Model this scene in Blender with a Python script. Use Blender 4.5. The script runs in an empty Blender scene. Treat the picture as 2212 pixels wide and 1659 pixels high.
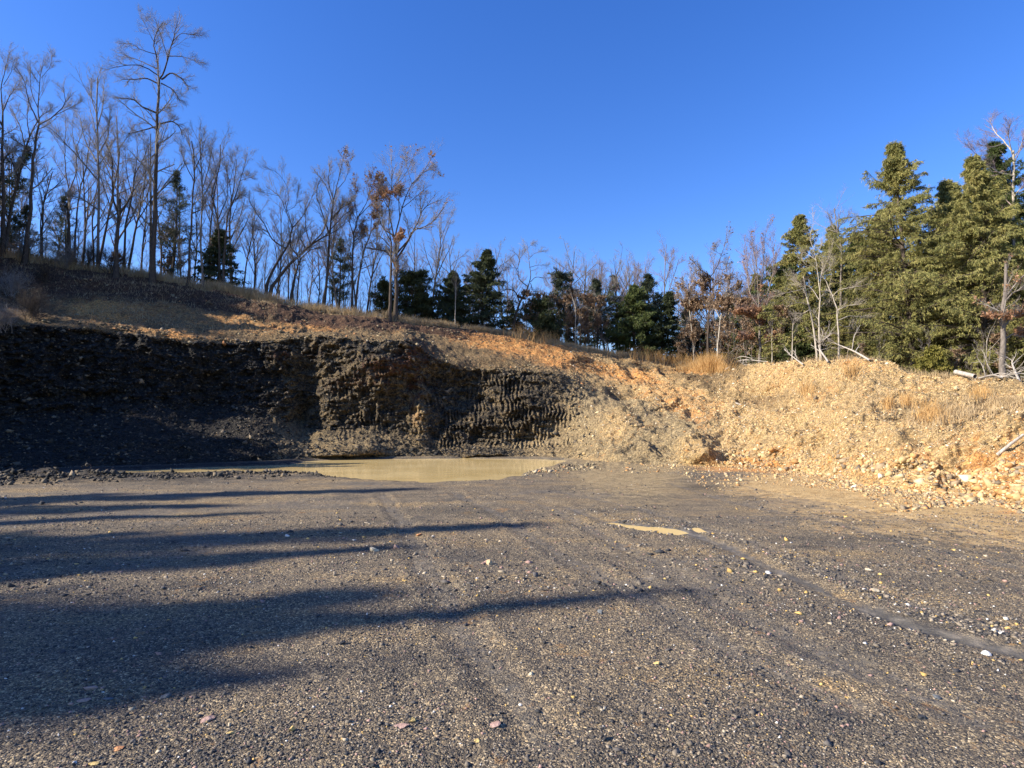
import bpy, math
import numpy as np
R_ = math.radians
C = bpy.context.scene.collection
SC = bpy.context.scene
# ------------------------------------------------------------------ camera
F_, CX, CY, CAMH = 1296.0, 1106.0, 829.5, 1.6          # plan units: a sheet 2212 wide
TH = math.atan((929-829.5)/1296)
cam_d = bpy.data.cameras.new('camera'); cam = bpy.data.objects.new('camera', cam_d); C.objects.link(cam)
cam.location = (0, 0, CAMH); cam.rotation_euler = (math.pi/2+TH, 0, 0)
cam_d.sensor_width = 36; cam_d.lens = 36*F_/2212; cam_d.clip_start = 0.05; cam_d.clip_end = 6000
SC.camera = cam
# ------------------------------------------------------------------ world and sun
SUN_EL, SUN_AZ = 30.0, 254.0      # compass style: 0 = +Y, clockwise; 254 = from the left, a little behind the camera
w = bpy.data.worlds.new("World"); SC.world = w; w.use_nodes = True
nt = w.node_tree; nt.nodes.clear()
sky = nt.nodes.new('ShaderNodeTexSky'); sky.sky_type = 'NISHITA'; sky.sun_disc = False
sky.sun_elevation = R_(SUN_EL); sky.sun_rotation = R_(SUN_AZ)
sky.altitude = 100; sky.air_density = 1.0; sky.dust_density = 0.25; sky.ozone_density = 3.0
hs = nt.nodes.new('ShaderNodeHueSaturation'); hs.inputs['Hue'].default_value = 0.518; hs.inputs['Saturation'].default_value = 1.30; hs.inputs['Value'].default_value = 1.0
bg = nt.nodes.new('ShaderNodeBackground'); bg.inputs[1].default_value = 0.128
wo = nt.nodes.new('ShaderNodeOutputWorld')
nt.links.new(sky.outputs[0], hs.inputs['Color']); nt.links.new(hs.outputs[0], bg.inputs[0]); nt.links.new(bg.outputs[0], wo.inputs[0])
sl = bpy.data.lights.new('sun', 'SUN'); sl.energy = 5.0; sl.angle = R_(0.7); sl.color = (1.0, 0.92, 0.80)
so = bpy.data.objects.new('sun', sl); C.objects.link(so)
az = R_(SUN_AZ); el = R_(SUN_EL)
to_sun = np.array([math.sin(az)*math.cos(el), math.cos(az)*math.cos(el), math.sin(el)])
from mathutils import Vector
so.rotation_euler = Vector(to_sun).to_track_quat('Z', 'Y').to_euler(); so.location = (-30, -10, 40)
SC.view_settings.view_transform = 'Standard'; SC.view_settings.look = 'None'
SC.view_settings.exposure = 1.05; SC.view_settings.gamma = 1; SC.view_settings.use_curve_mapping = False
SC.cycles.max_bounces = 5; SC.cycles.diffuse_bounces = 3; SC.cycles.transparent_max_bounces = 4

# ------------------------------------------------------------------ helpers
ct, st = math.cos(TH), math.sin(TH)
def at(px, py, Y):
    px = np.asarray(px, float); py = np.asarray(py, float); Y = np.asarray(Y, float)
    a = (px-CX)/F_; b = (CY-py)/F_
    dy = ct - b*st; dz = st + b*ct
    t = Y/dy
    return np.stack(np.broadcast_arrays(a*t, Y, CAMH+dz*t), -1)
def py_of(Y, z):
    v = z-CAMH
    return CY - F_*(-Y*st+v*ct)/(Y*ct+v*st)
def px_of(P):
    P = np.asarray(P, float); v = P[..., 2]-CAMH
    return CX + F_*P[..., 0]/(P[..., 1]*ct+v*st)
def gpt(px, py):                       # a point of the flat pit floor
    a = (px-CX)/F_; b = (CY-py)/F_
    t = -CAMH/(st+b*ct)
    return np.array([a*t, (ct-b*st)*t, 0.0])
def _h(ix, iy, iz, s):
    h = (ix*374761393 + iy*668265263 + iz*1274126177 + s*974634777) & 0xffffffff
    h = ((h ^ (h >> 13))*1103515245) & 0xffffffff
    h = ((h ^ (h >> 15))*668265261) & 0xffffffff
    return ((h ^ (h >> 16)) & 0xffffff)/float(0xffffff)
def vn(x, y, z, s=0):
    xi = np.floor(x).astype(np.int64); yi = np.floor(y).astype(np.int64); zi = np.floor(z).astype(np.int64)
    fx = x-xi; fy = y-yi; fz = z-zi
    fx = fx*fx*(3-2*fx); fy = fy*fy*(3-2*fy); fz = fz*fz*(3-2*fz)
    def L(a, b, t): return a+(b-a)*t
    r = [L(_h(xi, yi+j, zi+k, s), _h(xi+1, yi+j, zi+k, s), fx) for k in (0, 1) for j in (0, 1)]
    return L(L(r[0], r[1], fy), L(r[2], r[3], fy), fz)*2-1
def fbm(x, y, z, sc, o=4, s=0, g=0.5):
    t = 0; a = 1; n = 0; k = 1.0/sc
    for i in range(o):
        t = t + a*vn(x*k+i*7.3, y*k+i*3.1, z*k+i*5.7, s+i*13); n += a; a *= g; k *= 2.03
    return t/n
def sstep(a, b, x):
    t = np.clip((x-a)/(b-a), 0, 1); return t*t*(3-2*t)
def mesh(name, V, Fq=None, Ft=None, mat=None, parent=None, smooth=False, cols=None, link=True, mats=None):
    me = bpy.data.meshes.new(name)
    V = np.asarray(V, np.float32).reshape(-1, 3)
    loops = []; starts = []; tot = []; n = 0
    for Fa, k in ((Fq, 4), (Ft, 3)):
        if Fa is None or len(Fa) == 0: continue
        Fa = np.asarray(Fa, np.int32).reshape(-1, k)
        loops.append(Fa.ravel()); starts.append(np.arange(len(Fa), dtype=np.int32)*k+n); n += Fa.size
        tot.append(np.full(len(Fa), k, np.int32))
    loops = np.concatenate(loops); starts = np.concatenate(starts); tot = np.concatenate(tot)
    me.vertices.add(len(V)); me.vertices.foreach_set('co', V.ravel())
    me.loops.add(len(loops)); me.loops.foreach_set('vertex_index', loops)
    me.polygons.add(len(starts)); me.polygons.foreach_set('loop_start', starts); me.polygons.foreach_set('loop_total', tot)
    if smooth: me.polygons.foreach_set('use_smooth', np.ones(len(starts), bool))
    me.update(calc_edges=True)
    for nm, a in (cols or {}).items():
        at_ = me.attributes.new(nm, 'FLOAT_COLOR', 'POINT')
        at_.data.foreach_set('color', np.asarray(a, np.float32).ravel())
    if mat: me.materials.append(mat)
    o = bpy.data.objects.new(name, me)
    if link: C.objects.link(o)
    if parent: o.parent = parent
    return o
def empty(name, loc):
    o = bpy.data.objects.new(name, None); C.objects.link(o); o.location = [float(v) for v in loc]
    o.empty_display_size = 0.3; return o
def tag(o, label=None, cat=None, group=None, kind=None):
    if label: o['label'] = label
    if cat: o['category'] = cat
    if group: o['group'] = group
    if kind: o['kind'] = kind
    return o

# ------------------------------------------------------------------ materials
class NB:
    def __init__(s, name):
        s.m = bpy.data.materials.new(name); s.m.use_nodes = True; s.t = s.m.node_tree; s.t.nodes.clear()
        s.out = s.t.nodes.new('ShaderNodeOutputMaterial'); s.p = s.t.nodes.new('ShaderNodeBsdfPrincipled')
        s.t.links.new(s.p.outputs[0], s.out.inputs[0])
        s.pos = s.t.nodes.new('ShaderNodeNewGeometry').outputs['Position']
    def n(s, typ): return s.t.nodes.new(typ)
    def l(s, a, b): s.t.links.new(a, b)
    def noise(s, scale, detail=4, rough=0.55, vec=None, col=False):
        n = s.n('ShaderNodeTexNoise'); n.inputs['Scale'].default_value = scale; n.inputs['Detail'].default_value = detail
        n.inputs['Roughness'].default_value = rough; s.l(vec or s.pos, n.inputs['Vector'])
        return n.outputs['Color' if col else 'Fac']
    def vor(s, scale, out='Distance', vec=None, feature='F1'):
        n = s.n('ShaderNodeTexVoronoi'); n.feature = feature; n.inputs['Scale'].default_value = scale
        s.l(vec or s.pos, n.inputs['Vector']); return n.outputs[out]
    def rng(s, v, a, b, c=0.0, d=1.0):
        n = s.n('ShaderNodeMapRange'); n.inputs[1].default_value = a; n.inputs[2].default_value = b
        n.inputs[3].default_value = c; n.inputs[4].default_value = d; s.l(v, n.inputs[0]); return n.outputs[0]
    def math(s, op, a, b=None):
        n = s.n('ShaderNodeMath'); n.operation = op
        for i, v in enumerate((a, b)):
            if v is None: continue
            if isinstance(v, (int, float)): n.inputs[i].default_value = v
            else: s.l(v, n.inputs[i])
        return n.outputs[0]
    def mix(s, f, a, b, mode='MIX'):
        n = s.n('ShaderNodeMix'); n.data_type = 'RGBA'; n.blend_type = mode
        for i, v in ((0, f), (6, a), (7, b)):
            if isinstance(v, (int, float)): n.inputs[i].default_value = v
            elif isinstance(v, tuple): n.inputs[i].default_value = (*v, 1)
            else: s.l(v, n.inputs[i])
        return n.outputs[2]
    def ramp(s, v, stops, const=False):
        n = s.n('ShaderNodeValToRGB'); s.l(v, n.inputs[0]); e = n.color_ramp.elements
        if const: n.color_ramp.interpolation = 'CONSTANT'
        while len(e) < len(stops): e.new(0.5)
        for i, (p, c) in enumerate(stops): e[i].position = p; e[i].color = (*c, 1)
        return n.outputs[0]
    def attr(s, nm):
        n = s.n('ShaderNodeAttribute'); n.attribute_name = nm; return n
    def bump(s, h, dist, stren=1.0, prev=None):
        n = s.n('ShaderNodeBump'); n.inputs['Distance'].default_value = dist; n.inputs['Strength'].default_value = stren
        s.l(h, n.inputs['Height'])
        if prev is not None: s.l(prev, n.inputs['Normal'])
        return n.outputs[0]

def earth_material(name, floor=False):
    b = NB(name)
    za = b.attr('zone_a'); zb = b.attr('zone_b')
    sa = b.n('ShaderNodeSeparateColor'); b.l(za.outputs['Color'], sa.inputs[0])
    sb = b.n('ShaderNodeSeparateColor'); b.l(zb.outputs['Color'], sb.inputs[0])
    wob = b.rng(b.noise(1.3, 6, 0.7), 0.3, 0.7, -0.35, 0.35)
    wob2 = b.rng(b.noise(7, 4, 0.7), 0.3, 0.7, -0.3, 0.3)
    def wt(sock, w=wob): return b.rng(b.math('ADD', sock, b.math('ADD', w, wob2)), 0.25, 0.75)
    vc = b.n('ShaderNodeSeparateColor'); b.l(b.vor(16, 'Color'), vc.inputs[0])         # stones of ~6 cm
    chip = b.ramp(vc.outputs[0], [(0, (0.35, 0.35, 0.35)), (0.3, (0.7, 0.7, 0.7)), (0.6, (1, 1, 1)), (0.9, (1.45, 1.4, 1.3))])
    gr = b.ramp(b.noise(55, 3, 0.8), [(0.3, (0.6, 0.6, 0.6)), (0.7, (1.3, 1.3, 1.3))])
    big = b.noise(0.5, 5, 0.6)
    if floor:
        v1 = b.n('ShaderNodeSeparateColor'); b.l(b.vor(110, 'Color'), v1.inputs[0])
        v2 = b.n('ShaderNodeSeparateColor'); b.l(b.vor(60, 'Color'), v2.inputs[0])
        fine = b.ramp(v1.outputs[0], [(0, (0.036, 0.034, 0.034)), (0.3, (0.080, 0.071, 0.062)), (0.55, (0.135, 0.113, 0.088)), (0.8, (0.20, 0.165, 0.118)), (0.93, (0.36, 0.29, 0.20)), (0.985, (0.55, 0.47, 0.35))])
        mid = b.ramp(v2.outputs[1], [(0, (0.045, 0.042, 0.040)), (0.4, (0.11, 0.094, 0.076)), (0.75, (0.18, 0.145, 0.102)), (0.97, (0.42, 0.34, 0.22))])
        base = b.mix(b.rng(v2.outputs[0], 0.55, 0.6), fine, mid)
        mpf = b.n('ShaderNodeMapping'); mpf.inputs['Scale'].default_value = (.45, 1.3, 1); b.l(b.pos, mpf.inputs[0])
        warm = b.ramp(b.noise(0.55, 6, 0.65, mpf.outputs[0]), [(0.36, (0.74, 0.70, 0.66)), (0.5, (1.15, 1.05, 0.92)), (0.64, (1.55, 1.30, 0.92))])
        base = b.mix(1.0, base, warm, 'MULTIPLY')
        patch = b.rng(b.noise(0.9, 5, 0.65), 0.53, 0.66, 0, 0.7)
        base = b.mix(patch, base, b.mix(0.7, base, (0.030, 0.034, 0.042)))
        base = b.mix(1.0, base, (1.0, 1.02, 1.0), 'MULTIPLY')
        yel = b.rng(b.noise(0.8, 5, 0.7), 0.60, 0.72, 0, 0.5)
        base = b.mix(yel, base, b.mix(1.0, (1.9, 1.5, 0.85), base, 'MULTIPLY'))
    else:
        base = b.ramp(big, [(0.3, (0.12, 0.082, 0.042)), (0.5, (0.20, 0.138, 0.070)), (0.7, (0.28, 0.19, 0.095))])
    orange = b.ramp(b.noise(2.5, 5, 0.7), [(0.3, (0.46, 0.18, 0.055)), (0.5, (0.62, 0.30, 0.095)), (0.7, (0.72, 0.43, 0.16))])
    tan = b.ramp(b.noise(2.0, 6, 0.75), [(0.28, (0.28, 0.165, 0.068)), (0.42, (0.44, 0.29, 0.125)), (0.56, (0.58, 0.41, 0.20)), (0.70, (0.52, 0.27, 0.09))])
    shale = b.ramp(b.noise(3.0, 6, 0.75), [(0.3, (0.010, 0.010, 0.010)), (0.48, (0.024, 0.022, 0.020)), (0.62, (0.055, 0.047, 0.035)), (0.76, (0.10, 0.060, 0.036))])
    litter = b.ramp(b.noise(4.0, 6, 0.75), [(0.3, (0.040, 0.022, 0.014)), (0.5, (0.095, 0.052, 0.032)), (0.7, (0.18, 0.11, 0.065))])
    straw = b.ramp(b.noise(5.0, 4, 0.6), [(0.3, (0.30, 0.20, 0.09)), (0.7, (0.50, 0.36, 0.18))])
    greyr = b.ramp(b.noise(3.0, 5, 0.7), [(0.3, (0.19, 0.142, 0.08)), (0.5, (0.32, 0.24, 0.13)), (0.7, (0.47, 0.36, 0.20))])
    c = base
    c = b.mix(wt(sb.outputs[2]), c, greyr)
    c = b.mix(wt(sa.outputs[1]), c, tan)
    c = b.mix(wt(sa.outputs[0]), c, orange)
    c = b.mix(wt(za.outputs['Alpha']), c, litter)
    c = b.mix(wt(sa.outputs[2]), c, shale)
    c = b.mix(wt(sb.outputs[0]), c, straw)
    if floor:
        zs_ = b.math('MINIMUM', 1.0, b.math('ADD', b.math('ADD', sa.outputs[0], sa.outputs[1]), sb.outputs[2]))
        fm = b.ramp(v1.outputs[2], [(0, (0.45, 0.43, 0.4)), (0.4, (0.8, 0.78, 0.75)), (0.8, (1.1, 1.08, 1.0)), (0.95, (1.6, 1.55, 1.4))])
        fm = b.mix(1.0, fm, gr, 'MULTIPLY')
        c = b.mix(zs_, c, b.mix(1.0, c, fm, 'MULTIPLY'))
    else:
        c = b.mix(0.8, c, chip, 'MULTIPLY'); c = b.mix(0.8, c, gr, 'MULTIPLY')
    mudw = b.rng(b.math('ADD', sb.outputs[1], b.rng(b.noise(11, 4, 0.7), 0.3, 0.7, -0.2, 0.2)), 0.35, 0.75)
    c = b.mix(mudw, c, b.ramp(b.noise(6, 3), [(0.3, (0.08, 0.070, 0.052)), (0.5, (0.12, 0.105, 0.078)), (0.7, (0.22, 0.185, 0.135))]))
    redw = wt(zb.outputs['Alpha'])
    c = b.mix(redw, c, (0.10, 0.042, 0.022))
    b.l(c, b.p.inputs['Base Color'])
    rough = b.rng(mudw, 0, 1, 0.95, 0.42); b.l(rough, b.p.inputs['Roughness'])
    b.p.inputs['Specular IOR Level'].default_value = 0.25
    if floor:
        h1 = b.math('MULTIPLY', b.vor(110), -1.0); h2 = b.math('MULTIPLY', b.vor(60), -1.0)
        inv = b.rng(mudw, 0, 1, 1, 0.05)
        h1 = b.math('MULTIPLY', h1, inv); h2 = b.math('MULTIPLY', h2, inv)
        nrm = b.bump(h1, 0.007, 0.9); nrm = b.bump(h2, 0.010, 0.8, nrm)
        nrm = b.bump(b.noise(9, 4, 0.7), 0.05, 0.6, nrm)
    else:
        nrm = b.bump(b.math('MULTIPLY', b.vor(16), -1.0), 0.06, 0.9)
        nrm = b.bump(b.noise(30, 4, 0.75), 0.05, 0.8, nrm)
        nrm = b.bump(b.noise(5, 5, 0.7), 0.25, 0.8, nrm)
    b.l(nrm, b.p.inputs['Normal'])
    return b.m
M_FLOOR = earth_material('pit_floor', True)
M_EARTH = earth_material('bank_earth', False)

def stone_material(name):
    b = NB(name); a = b.attr('tint')
    c = b.mix(0.7, a.outputs['Color'], b.ramp(b.noise(40, 4, 0.7), [(0.3, (0.6, 0.6, 0.6)), (0.7, (1.25, 1.25, 1.25))]), 'MULTIPLY')
    b.l(c, b.p.inputs['Base Color']); b.p.inputs['Roughness'].default_value = 0.85; b.p.inputs['Specular IOR Level'].default_value = 0.3
    return b.m
M_STONE = stone_material('broken_stone')
def rock_material(name, c1, c2):
    b = NB(name)
    tc = b.n('ShaderNodeTexCoord').outputs['Object']
    c = b.ramp(b.noise(9, 6, 0.7, tc), [(0.3, c1), (0.7, c2)])
    b.l(c, b.p.inputs['Base Color']); b.p.inputs['Roughness'].default_value = 0.85
    b.l(b.bump(b.noise(25, 5, 0.7, tc), 0.02, 0.8), b.p.inputs['Normal']); return b.m
M_RK = {'grey': rock_material('grey_rock', (0.07, 0.075, 0.08), (0.16, 0.17, 0.17)), 'cream': rock_material('cream_rock', (0.42, 0.33, 0.2), (0.7, 0.6, 0.42)),
        'white': rock_material('white_rock', (0.5, 0.47, 0.43), (0.78, 0.75, 0.7)), 'pink': rock_material('pink_rock', (0.26, 0.15, 0.11), (0.5, 0.33, 0.26)),
        'yellow': rock_material('yellow_rock', (0.45, 0.30, 0.09), (0.68, 0.5, 0.2)), 'black': rock_material('black_rock', (0.02, 0.02, 0.022), (0.06, 0.06, 0.06)),
        'tan': rock_material('tan_rock', (0.38, 0.26, 0.13), (0.6, 0.45, 0.26)), 'orange': rock_material('orange_rock', (0.42, 0.16, 0.06), (0.6, 0.3, 0.12))}
def bark_material(name, c1, c2, zs=0.25):
    b = NB(name)
    mp = b.n('ShaderNodeMapping'); mp.inputs['Scale'].default_value = (1, 1, zs); b.l(b.pos, mp.inputs[0])
    c = b.ramp(b.noise(14, 5, 0.7, mp.outputs[0]), [(0.32, c1), (0.68, c2)])
    b.l(c, b.p.inputs['Base Color']); b.p.inputs['Roughness'].default_value = 0.9; b.p.inputs['Specular IOR Level'].default_value = 0.2
    b.l(b.bump(b.noise(20, 4, 0.7, mp.outputs[0]), 0.03, 0.8), b.p.inputs['Normal']); return b.m
M_BARK = bark_material('dark_bark', (0.035, 0.026, 0.020), (0.11, 0.085, 0.065))
M_BARKL = bark_material('grey_bark', (0.10, 0.085, 0.07), (0.24, 0.20, 0.165))
M_BARKW = bark_material('pale_bark', (0.24, 0.20, 0.15), (0.50, 0.44, 0.35))
M_TWIG = bark_material('twigs', (0.15, 0.132, 0.115), (0.34, 0.30, 0.26))
M_TWIGP = bark_material('pinkish_twigs', (0.17, 0.12, 0.11), (0.32, 0.24, 0.22))
M_DEAD = bark_material('weathered_wood', (0.22, 0.19, 0.16), (0.52, 0.46, 0.38))
def leaf_material(name, stops, scale=0.9, trans=0.25):
    b = NB(name)
    a = b.attr('tint')
    s = b.n('ShaderNodeSeparateColor'); b.l(a.outputs['Color'], s.inputs[0])
    v = b.math('ADD', b.math('MULTIPLY', b.noise(scale, 3, 0.6), 0.62), b.math('MULTIPLY', s.outputs[0], 0.38))
    c = b.ramp(v, stops); b.l(c, b.p.inputs['Base Color'])
    b.p.inputs['Roughness'].default_value = 0.65; b.p.inputs['Specular IOR Level'].default_value = 0.25
    tr = b.n('ShaderNodeBsdfTranslucent'); b.l(c, tr.inputs[0])
    mx = b.n('ShaderNodeMixShader'); mx.inputs[0].default_value = trans
    b.l(b.p.outputs[0], mx.inputs[1]); b.l(tr.outputs[0], mx.inputs[2]); b.l(mx.outputs[0], b.out.inputs[0])
    return b.m
M_CEDAR = leaf_material('cedar_leaves', [(0.2, (0.07, 0.082, 0.028)), (0.40, (0.19, 0.195, 0.062)), (0.58, (0.33, 0.30, 0.095)), (0.78, (0.46, 0.37, 0.14))])
M_YOUNG = leaf_material('young_cedar_leaves', [(0.2, (0.09, 0.085, 0.015)), (0.5, (0.20, 0.18, 0.035)), (0.8, (0.30, 0.24, 0.06))])
M_DKCED = leaf_material('dark_cedar_leaves', [(0.2, (0.022, 0.032, 0.016)), (0.5, (0.055, 0.070, 0.030)), (0.8, (0.12, 0.13, 0.05))])
M_GRCED = leaf_material('green_cedar_leaves', [(0.2, (0.030, 0.046, 0.015)), (0.5, (0.075, 0.10, 0.028)), (0.8, (0.17, 0.185, 0.05))])
M_PINE = leaf_material('pine_needles', [(0.2, (0.030, 0.042, 0.028)), (0.5, (0.070, 0.085, 0.048)), (0.8, (0.15, 0.16, 0.085))])
M_OAKL = leaf_material('rusty_leaves', [(0.2, (0.20, 0.10, 0.055)), (0.5, (0.34, 0.185, 0.10)), (0.8, (0.48, 0.29, 0.16))], trans=0.35)
M_BRNL = leaf_material('brown_leaves', [(0.2, (0.14, 0.085, 0.05)), (0.5, (0.26, 0.17, 0.10)), (0.8, (0.40, 0.28, 0.17))], trans=0.3)
M_STRAW = leaf_material('dry_grass_blades', [(0.2, (0.28, 0.19, 0.10)), (0.5, (0.45, 0.33, 0.18)), (0.8, (0.62, 0.48, 0.28))], trans=0.3)
M_STRAWO = leaf_material('orange_grass_blades', [(0.2, (0.36, 0.20, 0.07)), (0.5, (0.56, 0.34, 0.13)), (0.8, (0.68, 0.46, 0.2))], trans=0.3)
def water_material():
    b = NB('muddy_water')
    c = b.ramp(b.noise(0.35, 3), [(0.35, (0.68, 0.49, 0.20)), (0.65, (0.80, 0.60, 0.27))])
    b.l(c, b.p.inputs['Base Color']); b.p.inputs['Roughness'].default_value = 0.10; b.p.inputs['IOR'].default_value = 1.33
    mp = b.n('ShaderNodeMapping'); mp.inputs['Scale'].default_value = (1, 1, 1); b.l(b.pos, mp.inputs[0])
    b.l(b.bump(b.noise(2.2, 3, 0.5, mp.outputs[0]), 0.012, 0.35), b.p.inputs['Normal']); return b.m
M_WATER = water_material()

# ------------------------------------------------------------------ terrain plan
def zz(Y, z): return float(py_of(Y, z))
# px : foot Y, talus (Y,py), rim (Y,py), bench (Y,py), crest (Y,py)
cols_tab = [
 (-3000, 9.0, (10, zz(10, .6)), (13, zz(13, 1.5)), (20, zz(20, 2)), (30, zz(30, 2.5))),
 (-1900, 12., (13, zz(13, .8)), (16, zz(16, 2)), (22, zz(22, 3)), (32, zz(32, 5))),
 (-1200, 13.0, (14.5, zz(14.5, 1.5)), (17, zz(17, 3.5)), (24, zz(24, 7)), (36, zz(36, 12))),
 (-600, 17.0, (19, zz(19, 2.5)), (21, zz(21, 6.5)), (28, zz(28, 10)), (39, zz(39, 15))),
 (-300, 21.0, (25, zz(25, 2.2)), (27, zz(27, 7.2)), (33, zz(33, 11)), (42, zz(42, 16))),
 (0, 24.5, (30.5, 905), (32.5, 700), (38, 622), (46, 550)),
 (150, 26.2, (32, 892), (34, 712), (39.5, 655), (47, 577)),
 (300, 27.6, (33, 888), (35, 727), (40.5, 665), (48, 597)),
 (450, 30.0, (35.6, 882), (37.0, 742), (41.5, 690), (48.5, 618)),
 (600, 31.9, (37.0, 905), (38.6, 738), (43, 705), (49, 652)),
 (700, 34.0, (37.3, 930), (39.0, 728), (43.5, 708), (50, 668)),
 (800, 35.2, (37.6, 925), (39.4, 738), (44, 716), (50, 684)),
 (870, 35.8, (37.8, 935), (39.6, 736), (45, 720), (51, 693)),
 (950, 36.2, (37.8, 950), (40, 780), (47, 735), (52, 706)),
 (1050, 36.2, (37.8, 960), (40, 800), (48, 745), (54, 718)),
 (1180, 35.4, (37.8, 950), (41.5, 802), (50, 762), (56, 740)),
 (1300, 30.5, (35, 945), (42, 852), (52, 795), (58, 765)),
 (1450, 27.0, (32, 953), (39, 882), (50, 828), (58, 791)),
 (1600, 25.6, (30, 955), (36, 895), (42, 835), (47, 797)),
 (1750, 21.6, (24, 975), (29, 905), (34, 842), (38, 790)),
 (1870, 17.4, (20, 985), (25, 910), (30, 838), (34, 785)),
 (2000, 15.4, (17.5, 1003), (21.5, 930), (27, 868), (32, 820)),
 (2100, 13.9, (16, 1005), (19.5, 915), (25, 868), (30, 833)),
 (2212, 12.7, (14.5, 1005), (17.5, 905), (23, 862), (29, 843)),
 (2600, 9.5, (11.2, zz(11.2, 1)), (14, zz(14, 2.2)), (19, zz(19, 2.8)), (26, zz(26, 3.3))),
 (3600, 6.0, (7, zz(7, .9)), (9.5, zz(9.5, 2)), (14, zz(14, 3)), (20, zz(20, 3.6))),
 (4800, 4.0, (5, zz(5, .8)), (7, zz(7, 1.8)), (11, zz(11, 2.6)), (17, zz(17, 3.4)))]
KX = np.array([c[0] for c in cols_tab], float)
def smooth_interp(x, xs, ys):
    ys = np.asarray(ys, float); n = len(xs)
    d = np.diff(ys)/np.diff(xs); m = np.zeros(n); m[1:-1] = np.where(d[:-1]*d[1:] > 0, 2*d[:-1]*d[1:]/(d[:-1]+d[1:]+1e-12), 0)
    m[0] = d[0]; m[-1] = d[-1]
    x = np.clip(x, xs[0], xs[-1]); i = np.clip(np.searchsorted(xs, x)-1, 0, n-2)
    h = xs[i+1]-xs[i]; t = (x-xs[i])/h
    return (2*t**3-3*t**2+1)*ys[i]+(t**3-2*t**2+t)*h*m[i]+(-2*t**3+3*t**2)*ys[i+1]+(t**3-t**2)*h*m[i+1]
def curves(px):                       # returns list of (Y, py) for each curve at px
    fy = smooth_interp(px, KX, [c[1] for c in cols_tab]); out = [(fy, py_of(fy, 0.0))]
    for k in (2, 3, 4, 5):
        out.append((smooth_interp(px, KX, [c[k][0] for c in cols_tab]), smooth_interp(px, KX, [c[k][1] for c in cols_tab])))
    Y, p = out[-1]; z = at(px, p, Y)[..., 2]
    out.append((Y+14, py_of(Y+14, z+0.4))); out.append((Y+55, py_of(Y+55, z-3))); out.append((Y*0+700, py_of(700.0, 0*z)))
    return out
def ground_at(px, Y):
    cs = curves(np.array([float(px)]))
    ys = [float(c[0][0]) for c in cs]; zs = [float(at(px, c[1][0], c[0][0])[2]) for c in cs]
    return float(np.interp(Y, [0]+ys, [0]+zs))
PXC = np.concatenate([np.arange(-3000, -60, 24), np.arange(-60, 500, 2.0), np.arange(500, 1250, 1.5), np.arange(1250, 2272, 2.0), np.arange(2272, 4801, 24)])
NC = len(PXC)
cs = curves(PXC)

# shapes drawn on the flat floor
def poly_sd(x, y, poly, closed=True):
    P = np.array(poly)[:, :2]; n = len(P); d = np.full(x.shape, 1e9); ins = np.zeros(x.shape, bool)
    for i in range(n if closed else n-1):
        a = P[i]; b = P[(i+1) % n]; e = b-a
        t = np.clip(((x-a[0])*e[0]+(y-a[1])*e[1])/(e@e), 0, 1)
        d = np.minimum(d, np.hypot(x-a[0]-t*e[0], y-a[1]-t*e[1]))
        if closed and a[1] != b[1]:
            ins ^= ((a[1] > y) != (b[1] > y)) & (x < (b[0]-a[0])*(y-a[1])/(b[1]-a[1])+a[0])
    return np.where(ins, -d, d)
POND = [gpt(*p) for p in [(-60, 1027), (100, 1018), (250, 1013), (450, 1006), (560, 1002), (640, 1000), (665, 993), (850, 989), (1000, 987), (1100, 987.5), (1228, 992), (1205, 1004), (1135, 1019), (1122, 1031), (1050, 1036), (930, 1043), (870, 1040), (780, 1034), (700, 1026), (640, 1017), (500, 1018), (350, 1019), (200, 1025), (100, 1031), (-60, 1038)]]
RUT = [gpt(*p) for p in [(1100, 1068), (1180, 1085), (1240, 1100), (1320, 1128), (1400, 1138), (1480, 1148), (1560, 1176), (1640, 1212), (1700, 1240), (1800, 1282), (1900, 1320), (2000, 1354), (2100, 1382), (2230, 1412), (2500, 1450)]]
RUT2 = [gpt(*p) for p in [(1230, 1096), (1300, 1104), (1380, 1118), (1450, 1132), (1520, 1150)]]
PUD1 = [gpt(*p) for p in [(1308, 1127), (1340, 1129), (1400, 1136), (1470, 1141), (1482, 1146), (1455, 1151), (1400, 1146), (1345, 1135)]]
PUD2 = [gpt(*p) for p in [(1478, 1136), (1500, 1137), (1516, 1146), (1500, 1148)]]
TRK = []
for pts in ([(1130, 1060), (1300, 1100), (1500, 1180), (1750, 1300), (2300, 1500)], [(900, 1065), (1000, 1140), (1150, 1280), (1500, 1560)], [(1500, 1040), (1800, 1110), (2300, 1210)]):
    q = np.array([gpt(*p)[:2] for p in pts]); d_ = np.gradient(q, axis=0); d_ /= np.linalg.norm(d_, axis=1)[:, None]; n_ = np.stack([-d_[:, 1], d_[:, 0]], -1)
    TRK += [q+n_*.9, q-n_*.9]
def trk(x, y):
    d = np.full(np.shape(x), 9.0)
    for t_ in TRK: d = np.minimum(d, poly_sd(x+.1*fbm(x, y, x*0, 1.2, 2, 60), y+.1*fbm(x, y, x*0, 1.2, 2, 61), t_, False))
    return d
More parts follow.
